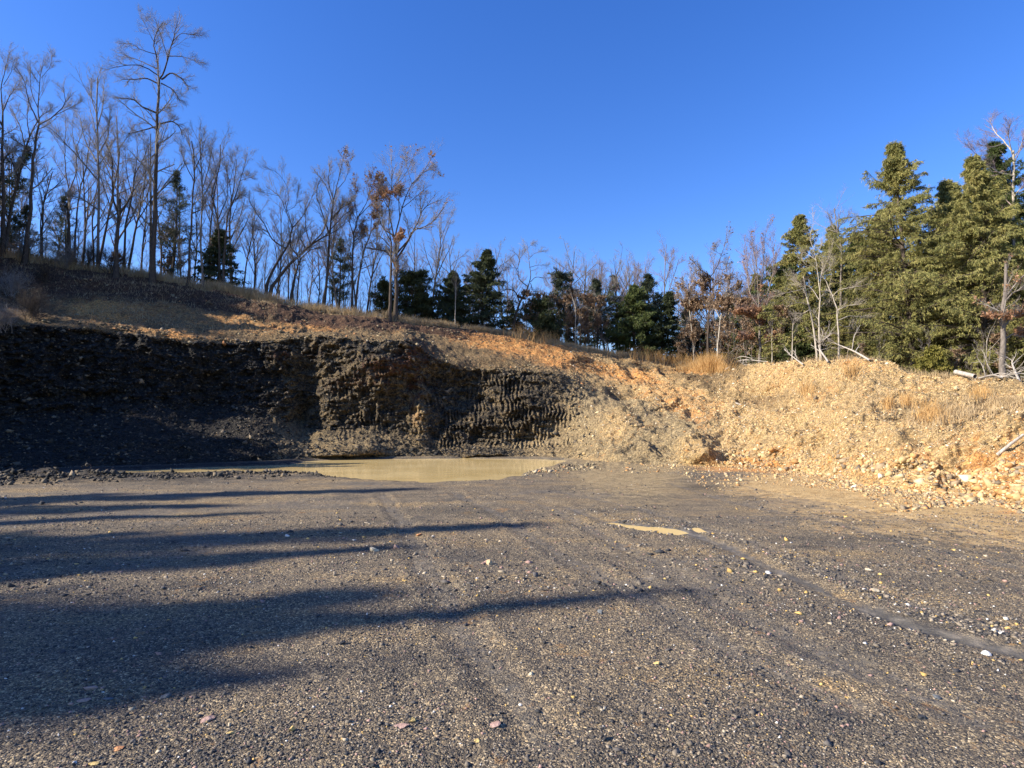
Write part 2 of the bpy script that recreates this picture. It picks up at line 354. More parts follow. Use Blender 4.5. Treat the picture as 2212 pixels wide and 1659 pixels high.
def floor_z(x, y):
    r = np.hypot(x, y)
    z = 0.07*fbm(x, y, x*0, 4.5, 3, 5)+0.035*fbm(x, y, x*0, 1.1, 3, 9)+0.014*fbm(x, y, x*0, 0.22, 3, 11)
    dp = poly_sd(x+0.35*fbm(x, y, x*0, 1.2, 3, 40), y+0.7*fbm(x, y, x*0, 1.6, 3, 41), POND)
    near = sstep(3.5, 0.2, dp)
    z = z*(1-0.75*near)+0.05*near
    z = z-0.30*sstep(0.45, -0.5, dp)
    # churned mud lip on the near left shore
    for (qx, qy, rx, ry, h) in ((40, 1040, 1.6, .5, .16), (110, 1034, 2.2, .55, .30), (190, 1034, 1.5, .5, .16), (380, 1026, 2.6, .5, .05), (600, 1026, 1.3, .4, .06), (1160, 1027, 1.0, .35, .08), (1240, 1015, 1.4, 1.2, .14), (1290, 1006, 1.7, 1.4, .25), (730, 1030, .5, .3, .1)):
        g = gpt(qx, qy); z = z+h*(0.7+0.9*fbm(x, y, x*0, .5, 3, 77))*np.exp(-((x-g[0])/rx)**2-((y-g[1])/ry)**2)
    dr = poly_sd(x+0.05*fbm(x, y, x*0, .6, 2, 50), y+0.05*fbm(x, y, x*0, .6, 2, 51), RUT, False)
    z = z*(1-.7*sstep(.6, .1, dr))-0.028*sstep(0.2, 0.03, dr)+0.015*np.exp(-((dr-.38)/.12)**2)*(1+fbm(x, y, x*0, .3, 2, 8))
    wx = x+.12*fbm(x, y, x*0, .4, 3, 141); wy = y+.22*fbm(x, y, x*0, .5, 3, 142)
    d1 = poly_sd(wx, wy, PUD1); d2 = poly_sd(wx, wy, PUD2)
    z = np.where(np.minimum(d1, d2) < .3, np.minimum(z, -0.035*sstep(.1, -.08, np.minimum(d1, d2))+0.0), z)
    dt = trk(x, y); z = z-.016*sstep(.2, .08, dt)+.010*np.exp(-((dt-.27)/.07)**2)*(1+fbm(x, y, x*0, .25, 2, 62))
    return z, dp, dr, np.minimum(d1, d2)

def blob(px, py, lst):
    r = np.zeros(px.shape)
    for (x, y, sx, sy, a) in lst: r += a*np.exp(-((px-x)/sx)**2-((py-y)/sy)**2)
    return r
def line_mask(px, py, pts, wd):
    P = [(a, b*2.0) for a, b in pts]
    return sstep(wd, wd*0.3, poly_sd(px, py*2.0, P, False)/2.0*1.0)

# --- floor patch
NR = 560
v = np.linspace(0, 1, NR)[:, None]
fY = cs[0][0][None]
invY = 1/fY*(1-v)+v*(1/1.3)
Yg = 1/invY; PXg = np.broadcast_to(PXC[None], Yg.shape)
PYg = py_of(Yg, 0.0)
Pf = at(PXg, PYg, Yg)
fz, dp, dr, dpu = floor_z(Pf[..., 0], Pf[..., 1])
Pf[..., 2] = fz
def zone_floor():
    px, py = PXg, PYg
    foot = sstep(0.10, 0.0, v)*np.ones_like(px)
    tan = np.clip(sstep(1480, 1800, px)*sstep(0.11, 0.0, v)*1.0 + blob(px, py, [(2100, 1250, 90, 12, .35), (2150, 1100, 200, 14, .5), (1700, 1050, 200, 16, .45), (2160, 1128, 60, 5, .5)]), 0, 1)
    orange = blob(px, py, [(1640, 1017, 110, 6, .7), (1800, 1045, 90, 10, .25), (1550, 1012, 60, 5, .5), (2180, 1105, 60, 6, .6)])
    shale = blob(px, py, [(1520, 1052, 70, 6, .5), (230, 1096, 40, 6, .4), (1750, 1180, 55, 14, .45), (1980, 1135, 55, 10, .3), (2060, 1120, 40, 6, .3), (1310, 1545, 90, 40, .4), (330, 1550, 70, 30, .35), (1040, 1500, 60, 35, .35)]) + sstep(1150, 200, px)*sstep(0.08, 0.0, v)*0.8*sstep(1055, 1035, py)
    shale = np.clip(shale+0.5*sstep(1.2, 0.0, np.abs(dp))*sstep(1300, 1000, px), 0, 1)
    greyr = np.clip(sstep(1170, 1300, px)*sstep(1560, 1400, px)*sstep(.09, 0, v), 0, 1)
    xx, yy = Pf[..., 0], Pf[..., 1]; drn = dr+0.16*fbm(xx, yy, xx*0, .55, 4, 55)
    mud = np.maximum(sstep(0.24, -.02, drn)*sstep(1100, 1300, px)*.8, sstep(.25, 0.0, dpu)*.8)
    mud = np.maximum(mud, sstep(0.5, -.1, dp)*.9)
    mud = np.maximum(mud, .52*sstep(.24, .06, trk(xx, yy)+.08*fbm(xx, yy, xx*0, .7, 3, 63)))
    mud = np.maximum(mud, .5*sstep(.12, .4, fbm(xx, yy, xx*0, 2.2, 4, 64)))
    z0 = np.zeros_like(px)
    A = np.stack([orange, tan, shale, z0], -1); B = np.stack([z0, mud, greyr, z0], -1)
    return A, B
A, B = zone_floor()
def grid_faces(nr, nc, c0=0, c1=None, r0=0, r1=None):
    c1 = c1 if c1 is not None else nc-1; r1 = r1 if r1 is not None else nr-1
    r = np.arange(r0, r1)[:, None]; c = np.arange(c0, c1)[None]
    i = r*nc+c
    return np.stack([i, i+nc, i+nc+1, i+1], -1).reshape(-1, 4)
g = mesh('ground', Pf, grid_faces(NR, NC), mat=M_FLOOR, smooth=True, cols={'zone_a': A, 'zone_b': B}); tag(g, kind='structure')

# --- banks, cliff and hill: one continuous grid, cut into pieces
segs = [(0, 1, 95), (1, 2, 210), (2, 3, 90), (3, 4, 100), (4, 5, 40), (5, 6, 30), (6, 7, 10)]
VI = [0.0]
for a, b2, n in segs: VI += list(a+np.arange(1, n+1)/n)
VI = np.array(VI); NV = len(VI)
CYs = np.stack([c[0] for c in cs]); CPs = np.stack([np.broadcast_to(c[1], PXC.shape) for c in cs])
def cat(Tb, vi):
    i = np.clip(np.floor(vi).astype(int), 0, len(Tb)-2); t = (vi-i)[:, None]
    d = np.diff(Tb, axis=0)
    m = np.zeros_like(Tb); m[1:-1] = np.where(d[:-1]*d[1:] > 0, 2*d[:-1]*d[1:]/(d[:-1]+d[1:]+1e-9), 0); m[0] = d[0]; m[-1] = d[-1]
    return (2*t**3-3*t**2+1)*Tb[i]+(t**3-2*t**2+t)*m[i]+(-2*t**3+3*t**2)*Tb[i+1]+(t**3-t**2)*m[i+1]
Yb = cat(CYs, VI); Pyb = cat(CPs, VI); Pxb = np.broadcast_to(PXC[None], Yb.shape)
Pb = at(Pxb, Pyb, Yb)
VV = np.broadcast_to(VI[:, None], Yb.shape)
inc = sstep(0, .12, VV)                            # 0 at the foot
wgt = inc*sstep(5.0, 4.2, VV)
camv = np.array([0, 0, CAMH])
# broad relief, toward the viewer is positive (metres)
rel = blob(Pxb, Pyb, [(835, 800, 55, 55, 1.5), (1010, 835, 120, 50, -2.0), (912, 890, 24, 60, 1.3), (660, 860, 30, 110, -1.6), (545, 935, 75, 60, 1.3), (745, 965, 110, 28, 1.2),
      (1120, 880, 60, 60, 0.9), (1060, 980, 60, 22, .7), (1340, 920, 50, 60, .4), (1440, 900, 60, 40, -.6), (1500, 985, 36, 26, .45), (1640, 868, 70, 22, -1.1), (1560, 850, 50, 20, .5),
      (1840, 930, 80, 30, .6), (1950, 1000, 60, 35, .8), (2080, 970, 120, 40, .6), (280, 940, 160, 60, .8), (440, 860, 60, 60, -.9), (230, 640, 80, 30, -1.2), (370, 655, 110, 45, -1.8), (160, 690, 90, 20, .8),
      (760, 770, 60, 30, .6), (1250, 775, 40, 14, 1.4)])
gl = [(1950, 925), (2030, 900), (2120, 872), (2230, 848)]
rel -= 0.5*line_mask(Pxb, Pyb, gl, 16)
n1 = fbm(Pb[..., 0], Pb[..., 1], Pb[..., 2], 3.2, 4, 3)
rel = rel+n1*np.where(VV < 2.1, 0.9, 0.6)
cliffm = sstep(0.85, 1.1, VV)*sstep(2.05, 1.9, VV)*sstep(1260, 1120, Pxb)
ribm = np.clip(blob(Pxb, Pyb, [(740, 890, 90, 60, 1.2), (1000, 920, 60, 60, 1.0), (1080, 880, 110, 80, 1.3), (930, 900, 40, 60, 1), (820, 800, 60, 40, .7), (1160, 920, 90, 70, .8)]), 0, 1)*sstep(.5, .9, VV)*sstep(2.0, 1.9, VV)
warp = fbm(Pb[..., 0], Pb[..., 1], Pb[..., 2]*2, 1.5, 2, 21)
xs0, ys0, zs0 = Pb[..., 0], Pb[..., 1], Pb[..., 2]
u = Pxb/8.8+.9*warp+.6*fbm(xs0, ys0, zs0*.5, .5, 2, 23)+0.2*fbm(Pb[..., 0]*.3, Pb[..., 1], np.floor(Pyb/34.0)*5.1, .8, 1, 33)
saw = (u-np.floor(u)); rib = np.where(saw < .72, saw/.72, (1-saw)/.28)*2-1
rel = rel+0.25*rib*ribm*np.clip(0.42+1.9*fbm(Pb[..., 0], Pb[..., 1], Pb[..., 2]*1.6, 1.3, 3, 91), 0, 1.2)
rel = rel+.12*cliffm*np.round(2.5*vn(xs0*1.9+.6*warp, ys0, zs0*1.5, 93))/2.5
xs_ = Pb[..., 0]; ys_ = Pb[..., 1]; zs_ = Pb[..., 2]
crag = np.abs(fbm(xs_, ys_, zs_, 1.1, 4, 61, .6)); rel = rel-cliffm*1.0*crag*1.6
rel = rel+cliffm*0.28*(fbm(xs_*0.5, ys_*0.5, zs_*2.2, .35, 3, 64))
rid = np.abs(fbm(xs_, ys_, zs_, 1.0, 4, 71, .6))
rid2 = np.abs(fbm(xs_*1.3, ys_*.55, zs_, 2.4, 3, 75, .6))
rill = fbm(Pxb/38.0, VV*.9, VV*0, 1, 3, 78)
rel = rel+(-.35*rid-.25*rid2+.85*fbm(xs_, ys_, zs_, 3.0, 3, 76)+.35*rill)*sstep(1180, 1450, Pxb)*sstep(4.3, 3.8, VV)
dist = np.linalg.norm(Pb-camv, axis=-1)
Pb = camv+(Pb-camv)*(1-(rel*wgt*sstep(4.1, 3.6, VV))/dist)[..., None]
# fine relief, up and down
fine = 0.20*fbm(xs_, ys_, zs_, 0.7, 4, 81, .66)+0.05*fbm(xs_, ys_, zs_, .15, 2, 83)
emb = sstep(1180, 1420, Pxb)*sstep(4.2, 3.6, VV)
rg1 = 1-np.abs(fbm(xs_, ys_*.8, zs_, 1.5, 4, 111, .55))*2.6; rg2_ = 1-np.abs(fbm(xs_*1.4, ys_*.5, zs_, 3.6, 3, 113, .5))*2.4
fine = fine+emb*(.26*rg1+.42*rg2_+.10*fbm(xs_, ys_, zs_, .35, 2, 115))
tracks = np.sin((ys_*0.9-xs_*0.12)*2.2+2.0*fbm(xs_, ys_, zs_, 5, 2, 85))*0.10*sstep(2.0, 2.2, VV)*sstep(4.0, 3.6, VV)*sstep(1400, 1200, Pxb)
Pb[..., 2] += (fine*np.where(VV > 4, .8, 1.0)+tracks+.55*sstep(2.1, 2.5, VV)*sstep(4.2, 3.8, VV)*sstep(1150, 900, Pxb)*(fbm(xs_, ys_, zs_, 2.6, 4, 151, .6)-.5*np.abs(fbm(xs_, ys_*.6, zs_, 1.1, 3, 152))))*inc
z1, _, _, _ = floor_z(Pb[:1, :, 0], Pb[:1, :, 1])
Pb[..., 2] += z1*sstep(.12, 0, VV)

px, py = Pxb, Pyb
orange = blob(px, py, [(700, 700, 60, 10, .7), (860, 712, 60, 8, .35), (1120, 745, 70, 22, 1.1), (1060, 732, 80, 15, 1.0), (1215, 772, 60, 24, 1.2), (1000, 722, 50, 8, .9), (390, 728, 60, 7, .8), (200, 660, 70, 24, .6), (320, 665, 200, 36, .55), (520, 705, 140, 20, .3), (330, 715, 80, 8, .4), (560, 690, 90, 8, .35), (600, 715, 60, 9, .35),
     (1650, 1005, 110, 8, .9), (2110, 1010, 50, 45, .55), (2190, 1050, 60, 30, .7), (1270, 800, 40, 14, .8), (1370, 820, 60, 16, .75), (1500, 805, 60, 8, .6), (1830, 795, 30, 12, .6), (1560, 900, 22, 12, .3), (900, 900, 18, 40, .35), (780, 800, 60, 25, .18), (1700, 985, 60, 6, .6)])
orange += 0.42*line_mask(px+60*fbm(xs_, ys_, zs_, 3, 3, 121), py+22*fbm(xs_, ys_, zs_, 2, 3, 122), [(1260, 790), (1380, 830), (1470, 870), (1540, 905)], 26)
orange += .35*sstep(.1, .5, fbm(xs_, ys_, zs_, 2.4, 3, 123))*sstep(1250, 1500, px)*sstep(4, 3.6, VV)
tan = sstep(1480, 1640, px+(py-850)*.6)*sstep(2212+3000, 2212, px)*0.95*sstep(4.4, 4.0, VV)
tan = np.maximum(tan, line_mask(px, py, [(1250, 790), (1400, 840), (1500, 880), (1600, 930), (1700, 965)], 46)*.8)
tan = np.maximum(tan, blob(px, py, [(1330, 930, 40, 40, .8), (1500, 985, 45, 26, .9), (1400, 800, 120, 22, .7), (1260, 1000, 70, 12, .6), (720, 745, 150, 8, .35), (560, 755, 120, 7, .3)]))
tan = np.clip(tan-blob(px, py, [(1640, 870, 55, 18, .5), (1960, 985, 28, 22, .6), (1690, 862, 35, 14, .3), (1490, 930, 90, 22, .45), (1580, 810, 30, 16, .8)]), 0, 1)
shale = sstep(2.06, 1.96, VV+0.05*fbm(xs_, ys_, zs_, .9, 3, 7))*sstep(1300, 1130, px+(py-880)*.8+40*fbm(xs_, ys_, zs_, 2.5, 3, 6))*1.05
shale = np.maximum(shale*1.0, blob(px, py, [(1390, 1000, 60, 8, .8), (380, 650, 110, 40, .35)]))  # second blob, on the left bench: the hollow's shade put into the colour
shale = shale*(1-.42*sstep(520, 640, px))  # less shale on the lit right: olive rock, and left shade deepened in colour
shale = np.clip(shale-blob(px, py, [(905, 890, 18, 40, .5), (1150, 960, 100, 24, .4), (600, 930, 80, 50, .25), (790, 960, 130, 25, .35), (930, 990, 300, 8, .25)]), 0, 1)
litter = sstep(3.05, 3.5, VV+0.25*fbm(xs_, ys_, zs_, 5, 3, 17))*sstep(1250, 900, px)*.9+sstep(4.3, 4.7, VV)*.8+sstep(180, 60, px)*sstep(2.0, 2.4, VV)*.5
litter = np.clip(litter, 0, 1)
straw = np.clip(line_mask(px, py, gl, 26)*.8+sstep(3.75, 3.95, VV)*sstep(4.6, 4.2, VV)*(sstep(480, 560, px)*sstep(1600, 1550, px))*.9+blob(px, py, [(2000, 905, 60, 14, .5)]), 0, 1)
straw = np.clip(straw-blob(px, py, [(2060, 895, 70, 4, .8), (2120, 880, 60, 4, .6)]), 0, 1)
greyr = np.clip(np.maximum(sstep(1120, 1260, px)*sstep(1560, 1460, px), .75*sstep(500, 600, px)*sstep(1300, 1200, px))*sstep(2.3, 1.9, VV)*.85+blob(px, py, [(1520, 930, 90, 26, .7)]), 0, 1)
red = np.clip(blob(px, py, [(640, 690, 140, 9, .35), (820, 800, 70, 30, .6), (900, 760, 50, 35, .6), (900, 850, 30, 40, .5), (740, 830, 60, 12, .4), (620, 770, 80, 14, .45), (1010, 790, 60, 12, .4), (1645, 868, 45, 12, .35), (1260, 785, 25, 12, .6)]), 0, 1)
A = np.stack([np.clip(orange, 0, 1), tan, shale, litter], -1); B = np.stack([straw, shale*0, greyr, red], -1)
def cut(name, r0, r1, c0, c1):
    rs = slice(r0, r1+1); csl = slice(c0, c1+1)
    V = Pb[rs, csl]; nr, nc = V.shape[:2]
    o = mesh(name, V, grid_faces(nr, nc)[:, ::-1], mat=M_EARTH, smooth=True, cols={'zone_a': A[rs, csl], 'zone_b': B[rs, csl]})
    return tag(o, kind='structure')
rT = 95; rR = 95+210; rK2 = rR+90+100+40
cW = int(np.searchsorted(PXC, 1235))
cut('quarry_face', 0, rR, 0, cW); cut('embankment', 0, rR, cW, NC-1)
cut('hillside', rR, rK2, 0, NC-1); cut('far_terrain', rK2, NV-1, 0, NC-1)
# wide base sheet to the horizon
s = 3000
o = mesh('plain', [(-s, -s, -.45), (s, -s, -.45), (s, s, -.45), (-s, s, -.45)], [(0, 1, 2, 3)], mat=M_FLOOR,
         cols={'zone_a': np.zeros((4, 4)), 'zone_b': np.zeros((4, 4))}); tag(o, kind='structure')
# strip of pit floor behind and beside the viewer
gx = np.linspace(-60, 60, 240); gy = np.concatenate([np.linspace(-60, -4, 60), np.linspace(-3.6, 1.4, 30)])
GX, GY = np.meshgrid(gx, gy); GZ = 0.05*fbm(GX, GY, GX*0, 4, 3, 5)-0.06
Z4 = np.zeros(GX.shape+(4,))
o = mesh('yard_floor', np.stack([GX, GY, GZ], -1), grid_faces(*GX.shape)[:, ::-1], mat=M_FLOOR, smooth=True, cols={'zone_a': Z4, 'zone_b': Z4}); tag(o, kind='structure')

# --- water
def water(name, poly, z, grow_, label=None):
    P = np.array(poly)[:, :2]; c = P.mean(0)
    nrm = []
    n = len(P)
    for i in range(n):
        e = P[(i+1) % n]-P[i-1]; nn = np.array([e[1], -e[0]]); nrm.append(nn/np.linalg.norm(nn))
    nrm = np.array(nrm)
    area = 0.5*np.sum(P[:, 0]*np.roll(P[:, 1], -1)-np.roll(P[:, 0], -1)*P[:, 1])
    Q = P+nrm*grow_*(1 if area > 0 else -1)
    me = bpy.data.meshes.new(name)
    me.from_pydata([(float(a), float(b3), z) for a, b3 in Q], [], [tuple(range(n)) if area > 0 else tuple(range(n))[::-1]]); me.materials.append(M_WATER); me.update()
    o = bpy.data.objects.new(name, me); C.objects.link(o); return tag(o, kind='structure')
water('pond_water', POND, -0.075, 0.5)
water('puddle_water', PUD1, -0.024, 0.12); water('puddle_water', PUD2, -0.024, 0.08)

# ------------------------------------------------------------------ loose stones (stuff)
OCT = np.array([(1, 0, 0), (-1, 0, 0), (0, 1, 0), (0, -1, 0), (0, 0, 1), (0, 0, -1)], float)
OF = np.array([(0, 2, 4), (2, 1, 4), (1, 3, 4), (3, 0, 4), (2, 0, 5), (1, 2, 5), (3, 1, 5), (0, 3, 5)])
def rand_rot(n, rng, tilt=1.0):
    a = rng.uniform(0, 2*np.pi, n); t = rng.normal(0, .35, n)*tilt; t2 = rng.normal(0, .35, n)*tilt
    ca, sa = np.cos(a), np.sin(a); cx, sx = np.cos(t), np.sin(t); cy, sy = np.cos(t2), np.sin(t2)
    Z = np.zeros(n); O = np.ones(n)
    Rz = np.stack([ca, -sa, Z, sa, ca, Z, Z, Z, O], -1).reshape(n, 3, 3)
    Rx = np.stack([O, Z, Z, Z, cx, -sx, Z, sx, cx], -1).reshape(n, 3, 3)
    Ry = np.stack([cy, Z, sy, Z, O, Z, -sy, Z, cy], -1).reshape(n, 3, 3)
    return Rz@Rx@Ry
def chips(name, pos, size, tint, seed, flat=(.3, .6), tilt=1.0, kind='stuff', label=None):
    rng = np.random.default_rng(seed); n = len(pos)
    b = OCT[None]*(1+rng.uniform(-.35, .35, (n, 6, 1)))+rng.uniform(-.28, .28, (n, 6, 3))
    sc_ = np.stack([np.ones(n), rng.uniform(.5, .95, n), rng.uniform(flat[0], flat[1], n)], -1)*size[:, None]
    b = b*sc_[:, None]
    V = np.einsum('nij,nkj->nki', rand_rot(n, rng, tilt), b)+pos[:, None]
    Fa = (OF[None]+(np.arange(n)*6)[:, None, None]).reshape(-1, 3)
    col = np.concatenate([np.repeat(tint, 6, 0), np.ones((n*6, 1))], 1)
    return tag(mesh(name, V, Ft=Fa, mat=M_STONE, cols={'tint': col}), label, None, None, kind)
rng = np.random.default_rng(7)
def pick(pal, pr, n, rng):
    pal = np.array(pal); i = rng.choice(len(pal), n, p=np.array(pr)/np.sum(pr)); return pal[i]*rng.uniform(.75, 1.25, (n, 1))
def grid_sample(P, rr, cc):
    r = np.floor(rr).astype(int); c = np.floor(cc).astype(int); fr = (rr-r)[:, None]; fc = (cc-c)[:, None]
    r = np.clip(r, 0, P.shape[0]-2); c = np.clip(c, 0, P.shape[1]-2)
    return (P[r, c]*(1-fc)+P[r, c+1]*fc)*(1-fr)+(P[r+1, c]*(1-fc)+P[r+1, c+1]*fc)*fr
GP = [(.045, .044, .045), (.10, .088, .076), (.16, .133, .10), (.24, .195, .14), (.40, .33, .23), (.55, .36, .12), (.62, .58, .5), (.32, .20, .16)]
# near gravel: uniform over the ground, from 2 m to 9 m
n = 260000
Yr = 1.9+9.5*rng.random(n)**1.25; Xr = (rng.random(n)*2-1)*(Yr*.90+.6)
clump = fbm(Xr, Yr, Xr*0, .8, 3, 101); keep = rng.random(n) < np.clip(.55+.9*clump, .12, 1)*np.clip(5.5/Yr, .35, 1)
Xr, Yr = Xr[keep], Yr[keep]
zf, dpp, drr, dpu_ = floor_z(Xr, Yr); kk = (drr > .16) & (dpu_ > .05); Xr, Yr, zf = Xr[kk], Yr[kk], zf[kk]; n = len(Xr)
sz = np.clip(rng.lognormal(math.log(.0066), .45, n), .003, .03)*np.clip(.75+Yr*.06, .8, 1.4)
chips('gravel', np.stack([Xr, Yr, zf+sz*.12], -1), sz, pick(GP, [.26, .32, .22, .11, .035, .012, .01, .04], n, rng), 1, (.35, .7))
# coarser gravel farther off, and stone clusters
n = 34000
Yr = 6+22*rng.random(n)**1.3; Xr = (rng.random(n)*2-1)*(Yr*.92)
clump = fbm(Xr, Yr, Xr*0, 1.4, 3, 131); keep = rng.random(n) < np.clip(.25+1.3*clump, .03, 1); Xr, Yr = Xr[keep], Yr[keep]
fYx = smooth_interp(CX+F_*Xr/Yr, KX, [c[1] for c in cols_tab]); kk = Yr < fYx; Xr, Yr = Xr[kk], Yr[kk]
zf, dpp, drr, dpu_ = floor_z(Xr, Yr); kk = (dpp > .2) & (drr > .18) & (dpu_ > .05); Xr, Yr, zf = Xr[kk], Yr[kk], zf[kk]; n = len(Xr)
sz = np.clip(rng.lognormal(math.log(.014), .55, n), .006, .07)
chips('gravel', np.stack([Xr, Yr, zf+sz*.1], -1), sz, pick(GP, [.2, .28, .24, .14, .06, .03, .01, .04], n, rng), 2, (.3, .6))
# stones washed out along the rut
n = 2600; P = np.array(RUT)[2:14]; tt = rng.random(n)*(len(P)-1.001); i = tt.astype(int); q = P[i]+(P[i+1]-P[i])*(tt-i)[:, None]
d = (P[i+1]-P[i]); d /= np.linalg.norm(d, axis=1)[:, None]; nn = np.stack([-d[:, 1], d[:, 0]], -1)
off = np.where(rng.random(n) < .7, 1, -1)*(.14+np.abs(rng.normal(0, .38, n)))
Xr = q[:, 0]+nn[:, 0]*off; Yr = q[:, 1]+nn[:, 1]*off; zf = floor_z(Xr, Yr)[0]; sz = np.clip(rng.lognormal(math.log(.013), .5, n), .006, .05)
chips('gravel', np.stack([Xr, Yr, zf+sz*.15], -1), sz, pick(GP, [.14, .2, .24, .2, .12, .04, .03, .03], n, rng), 3, (.3, .6))
# rubble on the banks
def bank_scatter(n, rlo, rhi, pxlo, pxhi, seed, dens=None):
    rg = np.random.default_rng(seed)
    c0, c1 = np.searchsorted(PXC, [pxlo, pxhi]); rr = rlo+(rhi-rlo)*rg.random(n); cc = c0+(c1-1-c0)*rg.random(n)
    if dens is not None:
        dd = dens[rr.astype(int), cc.astype(int)]; k = rg.random(n) < dd; rr, cc = rr[k], cc[k]
    return grid_sample(Pb, rr, cc), rr, cc, rg
TP = [(.46, .32, .15), (.56, .41, .20), (.45, .24, .09), (.60, .47, .27), (.33, .24, .14), (.22, .17, .11), (.72, .64, .48)]
Pn, rr, cc, rg = bank_scatter(130000, 0, rK2-40, 1230, 2290, 11, np.clip(tan*.9+orange*.5+.12, 0, 1))
n = len(Pn); sz = np.clip(rg.lognormal(math.log(.015), .66, n), .006, .15)*np.clip(Pn[:, 1]/26, .6, 1.5)
Pn[:, 2] += sz*.1; chips('rubble', Pn, sz, pick(TP, [.25, .22, .16, .1, .12, .11, .04], n, rg), 12, (.3, .65), 1.2)
Pn, rr, cc, rg = bank_scatter(3200, 0, 70, 1560, 2300, 31)
n = len(Pn); sz = np.clip(rg.lognormal(math.log(.045), .6, n), .015, .2); Pn[:, 2] += sz*.1
chips('rubble', Pn, sz, pick(TP, [.25, .15, .25, .05, .16, .13, .01], n, rg), 32, (.4, .75), 1.4)
n = 9000; c0, c1 = np.searchsorted(PXC, [1300, 2300]); cc = c0+(c1-c0)*rg.random(n)**.6; rr = (4+9*(.5+.8*vn(cc*.02, cc*0, cc*0, 5)))*rg.random(n)**1.9*1.3; rr = np.clip(rr, 0, 40); Pn = grid_sample(Pf, rr, cc)
sz = np.clip(rg.lognormal(math.log(.018), .7, n), .006, .11); Pn[:, 2] += sz*.1
chips('rubble', Pn, sz, pick(TP, [.25, .15, .22, .05, .16, .16, .01], n, rg), 33, (.4, .75), 1.2)
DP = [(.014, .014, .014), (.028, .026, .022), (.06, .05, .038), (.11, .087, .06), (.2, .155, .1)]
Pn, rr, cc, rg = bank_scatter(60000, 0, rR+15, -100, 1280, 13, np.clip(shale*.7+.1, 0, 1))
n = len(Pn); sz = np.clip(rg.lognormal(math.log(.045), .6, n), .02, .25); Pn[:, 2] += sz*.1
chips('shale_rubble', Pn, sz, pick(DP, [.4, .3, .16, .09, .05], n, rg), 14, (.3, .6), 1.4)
BP = [(.20, .16, .09), (.30, .23, .13), (.12, .09, .06), (.42, .34, .22), (.42, .2, .08)]
Pn, rr, cc, rg = bank_scatter(14000, rR-8, rK2-60, -60, 1560, 15, np.clip(.35+.3*A[..., 1]+.25*(VV < 2.2), 0, 1))
n = len(Pn); sz = np.clip(rg.lognormal(math.log(.038), .65, n), .012, .22); Pn[:, 2] += sz*.1
chips('rubble', Pn, sz, pick(BP, [.3, .25, .2, .1, .15], n, rg), 16, (.25, .6), 1.3)
# churned mud clods on the pond shore
n = 4200; t = rng.random(n)**1.8; qx = -60+760*np.clip(t+.05*np.sin(t*40), 0, 1)+rng.normal(0, 14, n); qy = np.interp(qx, [-60, 100, 250, 400, 640, 760], [1043, 1038, 1034, 1028, 1024, 1034])+rng.normal(0, 5, n)*rng.random(n)+1
ex = rng.random(n) < .12; qx = np.where(ex, 1130+rng.random(n)*170, qx); qy = np.where(ex, 1027-(qx-1130)*.1+rng.normal(0, 4, n), qy)
Pp = np.array([gpt(a, b3) for a, b3 in zip(qx, qy)]); Pp[:, 2] = floor_z(Pp[:, 0], Pp[:, 1])[0]; Pp = Pp[Pp[:, 2] > -.07]
sz = np.clip(rng.lognormal(math.log(.030), .65, len(Pp)), .012, .16); Pp[:, 2] += sz*.2; rt = Pp[:, 0] > -2
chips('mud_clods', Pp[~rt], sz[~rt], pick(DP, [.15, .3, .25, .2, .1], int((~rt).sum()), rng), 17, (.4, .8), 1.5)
chips('mud_clods', Pp[rt], sz[rt], pick(BP, [.3, .25, .2, .15, .1], int(rt.sum()), rng), 18, (.4, .8), 1.5)

# ------------------------------------------------------------------ single rocks
def make_rock(name, label, pos, size, mat, seed, flat=.55, grp='loose rocks on the pit floor', yaw=None):
    rg = np.random.default_rng(seed)
    import bmesh
    bm = bmesh.new(); bmesh.ops.create_icosphere(bm, subdivisions=2, radius=1)
    V = np.array([v_.co[:] for v_ in bm.verts])
    for _ in range(9):                                # planar fracture faces
        d = rg.normal(size=3); d /= np.linalg.norm(d); c = rg.uniform(.45, .8); s_ = V@d; V = V-np.where(s_ > c, s_-c, 0)[:, None]*d
    V += 0.05*rg.normal(size=V.shape)
    V *= np.array([1, rg.uniform(.55, .85), flat])*size
    for v_, c in zip(bm.verts, V): v_.co = c
    me = bpy.data.meshes.new(name); bm.to_mesh(me); bm.free(); me.materials.append(M_RK[mat])
    o = bpy.data.objects.new(name, me); C.objects.link(o)
    o.location = (pos[0], pos[1], pos[2]+size*flat*.35); o.rotation_euler = (rg.uniform(-.2, .2), rg.uniform(-.2, .2), rg.uniform(0, 6) if yaw is None else yaw)
    return tag(o, label, 'rock', grp)
def frock(px_, py_, wpx, mat, label, flat=.55, yaw=None, name='rock'):
    g = gpt(px_, py_); g[2] = floor_z(np.array([g[0]]), np.array([g[1]]))[0][0]
    return make_rock(name, label, g, wpx/F_*g[1]*.5, mat, int(px_*7+py_), flat, yaw=yaw)
frock(2133, 1413, 25, 'white', 'white angular rock beside the wet wheel rut near the right edge', .6, .2)
frock(1419, 1434, 18, 'yellow', 'pale yellow flat stone alone on the gravel right of centre')
frock(360, 1504, 26, 'grey', 'blue grey blocky stone on the shaded gravel at lower left', .55, .3)
frock(448, 1556, 36, 'pink', 'large pinkish flat stone near the bottom left of the gravel', .35, .5)
frock(255, 1611, 26, 'orange', 'flat peach coloured stone low in the left corner of the gravel', .25, .1)
frock(205, 1645, 26, 'yellow', 'mustard and peach stone at the very bottom left edge', .3)
frock(197, 1482, 30, 'pink', 'long mauve slab leaning up in the shadow at left', .35, .4)
frock(180, 1506, 34, 'pink', 'low flat mauve slab just below the leaning one at left', .2, .3)
